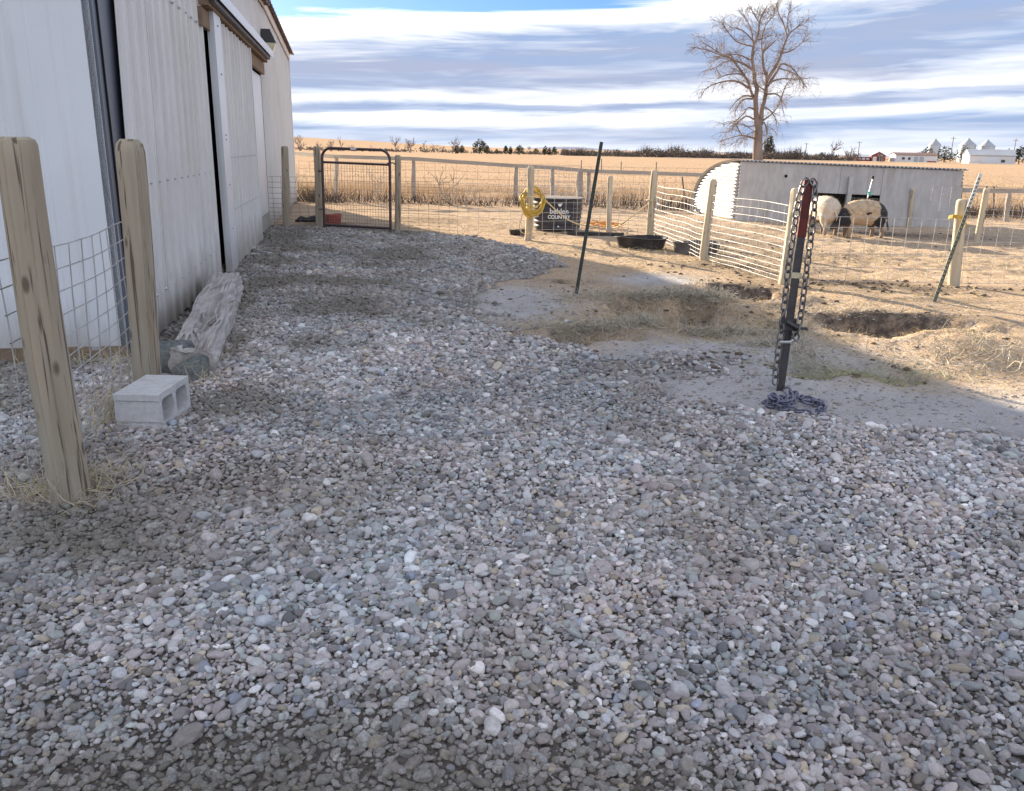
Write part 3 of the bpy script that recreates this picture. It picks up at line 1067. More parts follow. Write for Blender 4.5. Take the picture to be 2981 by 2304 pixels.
    # front wall of white sheets, lumber skirt
    for i in range(10):
        ribbed_sheet('front_sheet', root, i * .99 + .006, i * .99 + .99, lambda q: .075, lambda q: 4.0 + .18 * (q if q < 5 else 10 - q), .02 + (.003 if i % 2 else 0), M['white'],
                     ff, .33, .010, .18, rib=.09)
    screws(root, [(.48 + .33 * k, 1.28, .026) for k in range(14)] + [(.33 * k + .3, 2.5, .026) for k in range(12)], ff)
    MB().quadbox([ff(0, -.25, .0), ff(9.9, -.25, .0), ff(9.9, -.25, .03), ff(0, -.25, .03)][::-1], [ff(0, .10, .0), ff(9.9, .10, .0), ff(9.9, .10, .03), ff(0, .10, .03)][::-1]).build('skirt_board', M['wood'], root)
    # other two walls, plain
    MB().quadbox([fn(BARN_L - .02, -.3, 0), fn(BARN_L, -.3, 0), fn(BARN_L, -.3, -10), fn(BARN_L - .02, -.3, -10)][::-1],
                 [fn(BARN_L - .02, 3.6, 0), fn(BARN_L, 3.6, 0), fn(BARN_L, 3.6, -10), fn(BARN_L - .02, 3.6, -10)][::-1]).build('rear_wall', M['beige'], root)
    MB().quadbox([fn(0, -.3, -9.92), fn(BARN_L, -.3, -9.92), fn(BARN_L, -.3, -10), fn(0, -.3, -10)][::-1],
                 [fn(0, 3.6, -9.92), fn(BARN_L, 3.6, -9.92), fn(BARN_L, 3.6, -10), fn(0, 3.6, -10)][::-1]).build('side_wall', M['beige'], root)
    # wall pack light above the door track
    lr = empty('wall_light', wallp(10.35, 3.15, .05))
    tag(lr, 'dark bronze wall light with yellowed lens above the door track', 'wall light')
    rot = Matrix(((BN.x, BW.x, 0), (BN.y, BW.y, 0), (0, 0, 1)))
    hb = MB()
    q = [(0, -.13), (.24, -.13), (.24, .13), (0, .13)]
    lo_, hi_ = .02, .24
    hb.add([rot @ Vector((a * 1.0, b_, lo_)) for a, b_ in q] + [rot @ Vector((a * (.62 if a else 1), b_, hi_)) for a, b_ in q],
           [(3, 2, 1, 0), (4, 5, 6, 7), (0, 1, 5, 4), (1, 2, 6, 5), (2, 3, 7, 6), (3, 0, 4, 7)])
    hb.build('housing', M['bronze'], lr)
    lb = MB()
    lb.add([rot @ Vector((a * .72, b_ * .92, -.14)) for a, b_ in q] + [rot @ Vector((a * .97, b_ * .97, .018)) for a, b_ in q],
           [(3, 2, 1, 0), (4, 5, 6, 7), (0, 1, 5, 4), (1, 2, 6, 5), (2, 3, 7, 6), (3, 0, 4, 7)])
    lb.build('lens', M['lampglass'], lr)
    MB().box(rot @ Vector((.235, 0, .06)), (.012, .10, .02), rot).build('name_plate', M['print'], lr)


build_barn()


# ------------------------------------------------------------------ posts and panels
def round_post(name, base, top, r0, r1, m, label, group=None, n=16, cracks=1, chamfer=.04, sink=.12, seed=0, flat_sides=False):
    rr = random.Random(seed)
    base = Vector(base)
    top = Vector(top)
    ax = (top - base)
    L = ax.length
    axn = ax.normalized()
    root = empty(name, base)
    tag(root, label, 'post', group)
    mb = MB()
    up = axn.orthogonal().normalized()
    bt = axn.cross(up)
    rows = [-sink] + [L * k / 14 for k in range(0, 14)] + [L - chamfer, L - chamfer * .35, L]
    tc_ = (Vector((0, 0, CAM_H)) - base)
    a0 = math.atan2(tc_.dot(bt), tc_.dot(up)) / (2 * math.pi) * n
    crk = [(a0 + rr.uniform(-.2, .2) * n) % n for _ in range(cracks)]
    vs = []
    for ri, h in enumerate(rows):
        fr = max(0, h / L)
        r = r0 + (r1 - r0) * fr
        if ri == len(rows) - 1:
            r *= .62
        elif ri == len(rows) - 2:
            r *= .9
        bend = up * (.012 * math.sin(fr * 3 + seed)) + bt * (.010 * math.sin(fr * 2.2 + seed * 2))
        for k in range(n):
            a = 2 * math.pi * k / n
            q = r * (1 + .05 * mnoise.noise(Vector((math.cos(a) * 1.3, math.sin(a) * 1.3, h * 1.6 + seed))))
            if flat_sides:
                q *= min(1.0, .86 / max(abs(math.cos(a)), abs(math.sin(a)), .01))
            for c in crk:
                dd = abs(((k - round(c - .8 * math.sin(fr * 2.5 + c))) + n / 2) % n - n / 2)
                if dd < .55:
                    q *= .93
            vs.append(axn * h + bend * (1 if h > 0 else 0) + (up * math.cos(a) + bt * math.sin(a)) * q)
    fs = []
    for i in range(len(rows) - 1):
        for k in range(n):
            fs.append((i * n + k, i * n + (k + 1) % n, (i + 1) * n + (k + 1) % n, (i + 1) * n + k))
    fs.append(tuple((len(rows) - 1) * n + k for k in range(n)))
    mb.add(vs, fs)
    mb.build('shaft', m, root, smooth=True)
    return root


def ppost(px0, px1, r, m, label, group, seed, name='wooden_post', r1=None, **kw):
    b = P(*px0)
    t = PY(px1[0], px1[1], b.y)
    return round_post(name, b, t, r, r1 or r * .95, m, label, group, seed=seed, **kw), b, t


NEAR1, n1b, n1t = ppost((152, 1062), (36, 292), .080, M['post'], 'thick weathered pine post nearest the camera, at the left edge', None, 3, n=72, cracks=2, r1=.073, chamfer=.03)
NEAR2, n2b, n2t = ppost((321, 846), (270, 297), .078, M['post'], 'greenish pine post with slanted top behind the concrete block', None, 5, n=72, cracks=2, r1=.074, chamfer=.07)

HOG = [0, .05, .105, .165, .235, .31, .39, .475, .57, .67, .765, .86]       # heights of the long wires


def wire_panel(name, A, B, label, group, m, heights=HOG, stay=.2, rw=.0028, lift=.03, wav=.01, seed=0, skip=None, lean=0.0, htop=None):
    """a welded panel from ground point A to B"""
    rr = random.Random(seed)
    A = Vector(A)
    B = Vector(B)
    d = (B - A)
    L = Vector((d.x, d.y, 0)).length
    u = d / L
    nrm = Vector((-d.y, d.x, 0)).normalized()
    root = empty(name, A)
    tag(root, label, 'fence panel', group)
    hs = heights if htop is None else [h * htop / heights[-1] for h in heights]

    def pt(s, h):
        z = lift + h
        o = wav * math.sin(s * 2.1 + seed) * (h + .2) + wav * .6 * math.sin(s * 5 + h * 4 + seed)
        return u * s + nrm * (o + lean * h) + Vector((0, 0, z + .006 * math.sin(s * 3.3 + seed)))
    long_ = MB()
    ns = max(3, int(L / .25))
    for h in hs:
        s0 = 0.0
        if skip:
            s0 = skip(h) * L
        long_.tube([pt(s0 + (L - s0) * i / ns, h) for i in range(ns + 1)], rw, 4, caps=False)
    long_.build('long_wires', m, root, smooth='all')
    st = MB()
    k = 0
    s = .02
    while s < L:
        h0 = hs[0]
        if skip:
            ok = [h for h in hs if skip(h) * L <= s + .01]
            if len(ok) < 2:
                s += stay
                continue
            h0 = ok[0]
        st.tube([pt(s, h0 + (hs[-1] - h0) * i / 4) + nrm * rw for i in range(5)], rw, 4, caps=False)
        s += stay
    st.build('stay_wires', m, root, smooth='all')
    return root


# near panel between the two big posts (on their far-left side)
nd = (n2b - n1b)
nd.z = 0
ndn = nd.normalized()
nl = Vector((-ndn.y, ndn.x, 0))
pA = n1b - ndn * .10 + nl * .10
pB = n2b + ndn * .22 + nl * .10
pA.z = gz(pA.x, pA.y) + .05
pB.z = gz(pB.x, pB.y) + .05
wire_panel('wire_panel', pA, pB, 'galvanised hog panel strung between the two near pine posts', None, M['wire'], rw=.0033, stay=.155, wav=.018, seed=2, htop=.92)

GP = 'pine posts of the pen fence'
W = M['post_pale']
G_L = ppost((613, 484), (605, 312), .068, M['post'], 'grey-green pine post against the barn wall, left of the gate', GP, 11)
G_M = ppost((681, 486), (675, 312), .064, M['post'], 'pine post carrying the hinges on the left side of the brown gate', GP, 12)
G_R = ppost((848, 496), (849, 331), .056, M['post'], 'pine latch post just right of the brown gate', GP, 13)
HOSE = ppost((1126, 513), (1133, 354), .062, W, 'pale post with the yellow rope coil hung on it', GP, 14, chamfer=.07)
P13 = ppost((1297, 496), (1303, 375), .050, W, 'pale post between the dark leaning steel post and the next thick post', GP, 15)
P14 = ppost((1387, 508), (1397, 363), .062, W, 'pale post with rope and hook tied at mid height', GP, 16, chamfer=.03)
P15 = ppost((1501, 555), (1520, 383), .058, W, 'leaning pale post in front of the shed left corner', GP, 17)
PCH = ppost((1672, 606), (1700, 402), .068, W, 'split pale post directly left of the chain-hung steel post', GP, 18, cracks=3)
PRT = ppost((2034, 610), (2054, 425), .065, W, 'pale post tied with yellow string to the leaning green steel post', GP, 19)
PR2 = ppost((2083, 519), (2104, 402), .055, W, 'pale post behind the tied post, right of the shed', GP, 20)
PSH = ppost((1937, 484), (1948, 403), .045, W, 'short post standing in front of the shed plywood', GP, 21, flat_sides=True)

GQ = 'wire panels of the pen fence'
gl, gm, gr = G_L[1], G_M[1], G_R[1]
wallend = gl + Vector((-.42, .05, 0))
wire_panel('wire_panel', wallend, gm + Vector((0, .09, 0)), 'rusty wire between barn wall and gate hinge post', GQ, M['wire_rust'], stay=.16, rw=.0032, seed=4)
mid = P(974, 503)
wire_panel('wire_panel', gr + Vector((0, .07, 0)), mid, 'thin rusty wire panel right of the gate latch post', GQ, M['wire_rust'], stay=.2, rw=.0026, seed=5)
hb_ = HOSE[1]
e1 = P(1312, 508)
wire_panel('wire_panel', mid + Vector((0, -.02, 0)), hb_ + Vector((0, -.07, 0)), 'bright square-mesh panel left of the rope post', GQ, M['wire'], [0, .15, .3, .45, .6, .75, .86], stay=.2, rw=.0029, seed=6)
wire_panel('wire_panel', hb_ + Vector((.02, -.08, 0)), e1, 'bright square-mesh panel in front of the black stock tank', GQ, M['wire'], [0, .14, .28, .42, .58, .74, .86], stay=.2, rw=.0029, seed=7)
b14, b15, bch, brt = P14[1], P15[1], PCH[1], PRT[1]
wire_panel('wire_panel', P13[1] + Vector((-1.3, .5, 0)), b14 + Vector((-.05, .05, 0)), 'hog panel behind the tub, left of the rope-tied post', GQ, M['wire'], rw=.0029, seed=8)
wire_panel('wire_panel', b14 + Vector((.02, -.06, 0)), b15 + Vector((-.03, .05, 0)), 'hog panel sagging between rope-tied post and leaning pale post', GQ, M['wire'], rw=.0029, stay=.16, seed=9, wav=.03)
wire_panel('wire_panel', b15 + Vector((.03, -.05, 0)), bch + Vector((-.05, .03, 0)), 'hog panel left of the split pale post, shed behind it', GQ, M['wire'], rw=.0028, stay=.16, seed=10, wav=.03)
wire_panel('wire_panel', bch + Vector((.06, .03, 0)), brt + Vector((-.05, .04, 0)), 'wide-mesh panel in front of the pigs', GQ, M['wire'], [0, .16, .32, .48, .62, .74], rw=.0030, stay=.17, seed=11)
wire_panel('wire_panel', brt + Vector((.06, 0, 0)), brt + Vector((3.3, .1, 0)), 'thin panel running off the right edge of the picture', GQ, M['wire'], [0, .16, .32, .48, .66], rw=.0026, stay=.17, seed=12)
pr2 = PR2[1]
a_ = PY(1955, 478, pr2.y + .4)
a_.z = gz(a_.x, a_.y) + .12
wire_panel('wire_panel', a_, pr2 + Vector((-.05, .1, .05)), 'cut cattle panel with stepped left edge right of the shed', GQ, M['wire'], rw=.0034, stay=.16, seed=13,
           skip=lambda h: max(0, .62 - h * .75))
wire_panel('wire_panel', pr2 + Vector((.05, .05, 0)), pr2 + Vector((3.2, .2, -.05)), 'bright hog panel at the right edge behind the tied post', GQ, M['wire'], rw=.0034, stay=.18, seed=14)

# ------------------------------------------------------------------ gate
def build_gate():
    A = P(692, 488, .02)
    B = P(833, 496, .02)
    d = B - A
    W_ = math.hypot(d.x, d.y)
    root = empty('walk_gate', A)
    tag(root, 'brown tube walk-through gate with rounded top and wire mesh', 'gate')
    u = d / W_
    H = 1.38
    up = Vector((.012, 0, 1))

    def q(x, z, o=0.0):
        return u * x + up * z + Vector((0, o, 0))
    r = .17
    path = [q(0, 0), q(0, H - r)]
    for k in range(1, 8):
        a = math.pi - k * math.pi / 2 / 8
        path.append(q(r + r * math.cos(a), H - r + r * math.sin(a)))
    path.append(q(r, H))
    path.append(q(W_ - r, H))
    for k in range(1, 8):
        a = math.pi / 2 - k * math.pi / 2 / 8
        path.append(q(W_ - r + r * math.cos(a), H - r + r * math.sin(a)))
    path += [q(W_, H - r), q(W_, -.03)]
    MB().tube(path, .024, 10).build('frame', M['gate'], root, smooth=True)
    MB().tube([q(.02, H * .825), q(W_ - .02, H * .825)], .021, 10).build('rail', M['gate'], root, smooth=True)
    MB().tube([q(.02, .05), q(W_ - .02, .05)], .024, 10).build('rail', M['gate'], root, smooth=True)
    mesh = MB()
    x = .05
    while x < W_ - .03:
        mesh.tube([q(x, .06, -.012), q(x, H * .82, -.012)], .0028, 4)
        x += .052
    for z in (.11, .17, .24, .32, .42, .54, .68, .84, 1.0):
        mesh.tube([q(.02, z, -.016), q(W_ - .02, z, -.016)], .0028, 4)
    mesh.build('wire_mesh', M['wire_rust'], root)
    MB().box(q(W_ * .5, H + .002, -.022), (.17, .008, .026)).build('label_plate', M['print'], root)
    for z in (.32, .98):
        MB().tube([q(-.09, z), q(-.02, z)], .012, 6).build('hinge', M['dark_steel'], root)
    MB().tube([q(W_ - .05, H * .84), q(W_ + .06, H * .85), q(W_ + .10, H * .83)], .011, 6).build('latch', M['dark_steel'], root)


build_gate()

# ------------------------------------------------------------------ rail fence behind the yard
def build_rail_fence():
    GA = 'posts of the back rail fence'
    rows = [((716, 432), (716, 331)), ((882, 432), (881, 336)), ((1099, 434), (1101, 351)), ((1177, 434), (1178, 355)), ((1236, 436), (1238, 361)), ((1255, 440), (1256, 362)),
            ((1541, 448), (1548, 372))]
    lab = ['back fence post seen through the brown gate', 'back fence post right of the gate at the rail joint', 'back fence post left of the rope post',
           'back fence post behind the rope coil', 'thick back fence post above the stock tank', 'thin back fence post right of the stock tank', 'back fence post touching the shed left end']
    tops = []
    Y0 = 24.2
    for i, (b, t) in enumerate(rows):
        B = PY(b[0], b[1], Y0)
        B.z = gz(B.x, B.y)
        T = PY(t[0], t[1], Y0)
        round_post('fence_post', B, T, .062 if i != 4 else .10, .058 if i != 4 else .09, M['rail'], lab[i], GA, n=10, seed=30 + i)
        tops.append(T)
    k = 0
    seq = [PY(600, 323, Y0)] + tops[:3] + [tops[3], tops[5], tops[6]]
    labs = ['weathered top rail behind the gate, ending at the barn', 'weathered top rail seen right through the gate top', 'grey top rail right of the gate above the tall grass',
            'grey top rail left of the rope post', 'grey top rail above the stock tank', 'long grey top rail running to the shed']
    for i in range(len(seq) - 1):
        a = seq[i] + Vector((0, -.08, -.04))
        b = seq[i + 1] + Vector((-.01, -.08, -.04))
        mb = MB()
        mb.quadbox([a + Vector((0, -.02, -.05)), b + Vector((0, -.02, -.05)), b + Vector((0, .02, -.05)), a + Vector((0, .02, -.05))],
                   [a + Vector((0, -.02, .05)), b + Vector((0, -.02, .05)), b + Vector((0, .02, .05)), a + Vector((0, .02, .05))])
        o = mb.build('fence_rail', M['rail'])
        tag(o, labs[i], 'rail', 'top rails of the back fence')
    # right-hand stretch beyond the shed
    R = [((2043, 480), (2049, 385)), ((2147, 470), (2153, 404)), ((2208, 470), (2216, 408))]
    labs = ['tall back post at the shed right end', 'back post near the right picture edge under the rail', 'back post at the very right edge']
    tp = []
    for i, (b, t) in enumerate(R):
        Yr = 20.0 if i == 0 else 21.5
        B = PY(b[0], b[1], Yr)
        B.z = gz(B.x, B.y)
        T = PY(t[0], t[1], Yr)
        round_post('fence_post', B, T, .06, .055, M['rail'], labs[i], GA, n=10, seed=50 + i)
        tp.append(T)
    a = tp[0] + Vector((0, -.08, -.22))
    b = tp[2] + Vector((1.5, -.08, .0))
    o = MB().quadbox([a + Vector((0, -.02, -.05)), b + Vector((0, -.02, -.05)), b + Vector((0, .02, -.05)), a + Vector((0, .02, -.05))],
                     [a + Vector((0, -.02, .05)), b + Vector((0, -.02, .05)), b + Vector((0, .02, .05)), a + Vector((0, .02, .05))]).build('fence_rail', M['rail'])
    tag(o, 'grey rail right of the shed running out of the picture', 'rail', 'top rails of the back fence')
    # woven wire on the back fence
    A = PY(640, 432, Y0 + .05)
    B = PY(1541, 448, Y0 + .05)
    for i, (x0, x1, lb) in enumerate([(640, 882, 'thin field wire behind the gate'), (882, 1099, 'thin field wire behind the grass right of the gate'),
                                      (1099, 1541, 'thin field wire between rope post and shed')]):
        A = PY(x0, 432, Y0 + .05)
        B = PY(x1, 436, Y0 + .05)
        A.z = gz(A.x, A.y)
        B.z = gz(B.x, B.y)
        wire_panel('field_wire', A, B, lb, 'field wire of the back fence', M['wire_rust'], [.1, .25, .42, .6, .8, 1.0], stay=.3, rw=.003, seed=60 + i)
    A = PY(1105, 440, 23.4)
    B = PY(1236, 444, 22.4)
    A.z = B.z = 0
    wire_panel('wire_panel', A, B, 'tall cattle panel standing behind the stock tank', GQ, M['wire'], [0, .15, .3, .45, .6, .75, .9, 1.05], stay=.2, rw=.0045, seed=71)
    # steel posts of the field fence
    for i, (x, y0, y1, lean) in enumerate([(1846, 0, 0, 0)][:0] + [(1463, 416, 377, 8), (1240, 356, 342, 0), (1283, 352, 339, 0), (1325, 358, 345, 0), (1400, 360, 346, 0), (2098, 441, 397, -7), (2121, 441, 398, 1)]):
        Yk = 25.5 if y0 > 400 else 60
        b = PY(x, y0, Yk)
        t = PY(x - lean, y1, Yk)
        b.z = gz(b.x, b.y) - .05
        o = MB().tube([b, t], .022 if Yk < 30 else .035, 5).build('steel_stake', M['dark_steel'])
        tag(o, ['leaning rusty stake in the grass left of the shed', 'tiny field stake, leftmost in the stubble behind the tank', 'tiny field stake right of the dark leaning post top', 'tiny field stake beyond the long top rail',
                'tiny field stake left of the shed roof', 'rusty tilted stake behind the right rail', 'upright thin stake behind the right rail'][i], 'stake', 'steel stakes of the field fence')


build_rail_fence()


# ------------------------------------------------------------------ steel T-posts
def t_post(px0, px1, dY, label, m, seed=0, tip=None, studs=True, size=.036, name='steel_post'):
    b = P(*px0)
    t = PY(px1[0], px1[1], b.y + dY)
    ax = t - b
    L = ax.length
    z = ax.normalized()
    x = Vector((1, 0, 0))
    x = (x - z * x.dot(z)).normalized()
    y = z.cross(x)
    R = Matrix((x, y, z)).transposed()
    root = empty(name, b)
    tag(root, label, 'steel post', 'steel T-posts in the yard')
    mb = MB()
    w, k = size, .0045
    prof = [(-w / 2, 0), (w / 2, 0), (w / 2, k), (k / 2, k), (k / 2, w), (-k / 2, w), (-k / 2, k), (-w / 2, k)]
    cut = L * (1 - (tip or 0))
    for (h0, h1, mm, nm) in ((-.15, cut, m, 'shaft'), (cut + .0005, L, M['steel_tip'] if tip else m, 'tip')):
        if h1 - h0 < .01:
            continue
        mb = MB()
        n = len(prof)
        mb.add([R @ Vector((a, c, h0)) for a, c in prof] + [R @ Vector((a, c, h1)) for a, c in prof],
               [(i, (i + 1) % n, n + (i + 1) % n, n + i) for i in range(n)] + [(0, 1, 2, 7), (3, 4, 5, 6), (2, 3, 6, 7), (8 + 7, 8 + 2, 8 + 1, 8), (8 + 6, 8 + 5, 8 + 4, 8 + 3), (8 + 7, 8 + 6, 8 + 3, 8 + 2)])
        mb.build(nm, mm, root)
    if studs:
        h = .12
        st = MB()
        while h < L - .03:
            c = R @ Vector((0, -.006, h))
            st.box(c, (.014, .012, .02), R)
            h += .053
        tag(st.build('studs', m, root), kind='stuff')
    return root, b, t, R


TL = t_post((1229, 628), (1283, 303), .05, 'dark leaning steel post standing alone on the dirt', M['green_steel'], 1)
TC = t_post((1664, 834), (1725, 388), .10, 'steel post with red top, hung with chains', M['dark_steel'], 2, size=.05, studs=False)
TR = t_post((1993, 643), (2092, 371), .75, 'pale-tipped green steel post leaning on the tied wooden post', M['green_steel2'], 3, tip=.27)


def small_parts():
    # red painted top and clamp on the chain post
    root, b, t, R = TC
    L = (t - b).length
    mb = MB()
    mb.box(R @ Vector((0, .012, L - .16)), (.054, .034, .34), R)
    mb.build('red_top', M['red_steel'], root)
    MB().box(R @ Vector((0, .014, L * .565)), (.062, .042, .035), R).build('pale_band', M['straw_pale'], root)
    k = MB()
    k.box(R @ Vector((0, .01, L * .33)), (.085, .06, .075), R)
    k.box(R @ Vector((.055, -.01, L * .315)), (.11, .03, .018), R)
    k.tube([R @ Vector((-.03, -.03, L * .345)), R @ Vector((.04, -.05, L * .32)), R @ Vector((.03, -.02, L * .28))], .014, 8)
    k.build('clamp', M['dark_steel'], root, smooth=True)
    MB().tube([R @ Vector((-.06, -.045, L * .245)), R @ Vector((0, -.06, L * .25)), R @ Vector((.045, -.04, L * .275)), R @ Vector((.03, .03, L * .26))], .009, 6).build('wire_tie', M['wire'], root)


small_parts()


def chain_link_mesh(name, L, w, r):
    """stadium-shaped link along local X"""
    pts = []
    h = L / 2 - w / 2
    for k in range(5):
        a = -math.pi / 2 + math.pi * k / 4
        pts.append((h + w / 2 * math.cos(a), w / 2 * math.sin(a), 0))
    for k in range(5):
        a = math.pi / 2 + math.pi * k / 4
        pts.append((-h + w / 2 * math.cos(a), w / 2 * math.sin(a), 0))
    mb = MB().tube(pts, r, 6, closed=True)
    me = bpy.data.meshes.new(name)
    me.from_pydata(mb.v, [], mb.f)
    me.polygons.foreach_set('use_smooth', [True] * len(me.polygons))
    return me


def chain(name, path, label, m, me, step, base):
    root = empty(name, base)
    tag(root, label, 'chain', 'chains at the red-topped steel post')
    me.materials.clear()
    me.materials.append(m)
    pts = [Vector(p) for p in path]
    seg = []
    tot = 0
    for a, b in zip(pts[:-1], pts[1:]):
        seg.append((tot, a, b))
        tot += (b - a).length
    d = step / 2
    i = 0
    rr = random.Random(len(path))
    while d < tot - step * .3:
        for (s, a, b) in reversed(seg):
            if d >= s:
                l = (b - a).length
                p = a + (b - a) * min(1, (d - s) / l)
                t = (b - a).normalized()
                break
        yv = t.orthogonal().normalized()
        rot = Matrix.Rotation((i % 2) * math.pi / 2 + .5 + rr.uniform(-.25, .25), 3, t)
        yv = rot @ yv
        zv = t.cross(yv)
        o = bpy.data.objects.new('link', me)
        COL.objects.link(o)
        o.parent = root
        o.matrix_local = Matrix.Translation(p - Vector(base)) @ Matrix((t, yv, zv)).transposed().to_4x4()
        d += step
        i += 1


def build_chains():
    root, b, t, R = TC
    L = (t - b).length
    me = chain_link_mesh('link', .060, .038, .0062)

    def q(x, y, h):
        return b + R @ Vector((x, y, h))
    # left strand: over the top, down to the ground
    left = [q(-.012, -.005, L + .012), q(-.035, -.012, L - .02), q(-.052, -.012, L - .15), q(-.058, -.014, L * .6), q(-.05, -.02, L * .35), q(-.052, -.02, L * .1), q(-.045, -.03, .01)]
    chain('chain', left, 'rusty chain hanging full length down the left side of the post', M['chain'], me, .047, b)
    me2 = me.copy()
    right = [q(.014, -.004, L + .014), q(.04, -.01, L - .02), q(.052, -.012, L - .15), q(.056, -.014, L * .62), q(.058, -.02, L * .40), q(.05, -.03, L * .335), q(.035, -.05, L * .28), q(.06, -.045, L * .235)]
    chain('chain', right, 'rusty chain looped over the post top, down the right side to the clamp', M['chain'], me2, .047, b)
    # heap on the dirt, pixel path
    px = [(1672, 836), (1690, 843), (1706, 853), (1716, 860), (1737, 861), (1752, 868), (1756, 876), (1742, 884), (1722, 886), (1706, 884), (1692, 880), (1672, 877), (1652, 873), (1636, 867),
          (1632, 861), (1648, 858), (1660, 862), (1672, 858), (1686, 858), (1691, 866), (1683, 874), (1668, 870), (1655, 868), (1644, 864), (1655, 872), (1671, 874), (1684, 868), (1676, 862), (1664, 866)]
    heap = []
    for i, (x, y) in enumerate(px):
        p = P(x, y)
        p.z += .012 + (.018 if i > 14 else 0) + (.015 if i > 21 else 0) + .006 * (i % 2)
        heap.append(p)
    px2 = [(1716, 861), (1728, 864), (1742, 866), (1748, 872), (1735, 870), (1720, 868), (1712, 864)]
    me3 = chain_link_mesh('link', .060, .040, .0068)
    chain('chain', heap, 'dark blue-black chain heaped on the dirt at the post foot', M['chain_blue'], me3, .046, heap[0])
    h2 = []
    for i, (x, y) in enumerate(px2):
        p = P(x, y)
        p.z += .03
        h2.append(p)
    me4 = me3.copy()
    chain('chain', h2, 'short dark chain end coiled on the right of the heap', M['chain_blue'], me4, .046, h2[0])


build_chains()


# ------------------------------------------------------------------ concrete block
def build_block():
    fl, fr, br = P(249, 916), P(345, 917), P(378, 866)
    u = (fr - fl)
    u.z = 0
    Wd = u.length
    u.normalize()
    v = Vector((-u.y, u.x, 0))
    Ln = .395
    H = .195
    root = empty('concrete_block', (fl + fr) / 2)
    tag(root, 'grey hollow concrete block lying on its side behind the first post', 'concrete block')
    z0 = -.005
    Wd = max(.20, min(Wd, .26))

    def pt(a, b_, c):
        return u * (a - Wd / 2) + v * b_ + Vector((0, 0, c + z0))
    mb = MB()

    def bx(a0, a1, b0, b1, c0, c1):
        mb.quadbox([pt(a0, b0, c0), pt(a1, b0, c0), pt(a1, b1, c0), pt(a0, b1, c0)], [pt(a0, b0, c1), pt(a1, b0, c1), pt(a1, b1, c1), pt(a0, b1, c1)])
    # face shells (top and bottom), three webs; cores run through the width
    bx(0, Wd, 0, Ln, 0, .034)
    bx(0, Wd, 0, Ln, H - .034, H)
    z1, z2 = .034, H - .034
    # grooved end web facing the camera
    bx(0, Wd, .008, .036, z1, z1 + .012)
    bx(0, Wd, .0, .036, z1 + .012, z2 - .028)
    bx(0, Wd, .009, .036, z2 - .028, z2)
    bx(0, Wd, Ln / 2 - .016, Ln / 2 + .016, z1, z2)
    bx(0, Wd, Ln - .036, Ln, z1, z2)
    # rounded core corners
    for y0, y1 in ((.036, Ln / 2 - .016), (Ln / 2 + .016, Ln - .036)):
        for (yy, sy) in ((y0, 1), (y1, -1)):
            for (zz, sz) in ((z1, 1), (z2, -1)):
                arc = [(yy, zz)] + [(yy + sy * .035 * (1 - math.sin(a)), zz + sz * .035 * (1 - math.cos(a))) for a in [k * math.pi / 2 / 5 for k in range(6)]]
                if sy * sz < 0:
                    arc = arc[::-1]
                n = len(arc)
                mb.add([pt(.0015, y, z) for y, z in arc] + [pt(Wd - .0015, y, z) for y, z in arc],
                       [tuple(range(n - 1, -1, -1)), tuple(range(n, 2 * n))] + [(i, (i + 1) % n, n + (i + 1) % n, n + i) for i in range(n)])
    o = mb.build('shell', M['concrete'], root)
    bv = o.modifiers.new('edge', 'BEVEL')
    bv.width = .0035
    bv.segments = 2
    bv.limit_method = 'ANGLE'
    bv.angle_limit = math.radians(60)


build_block()


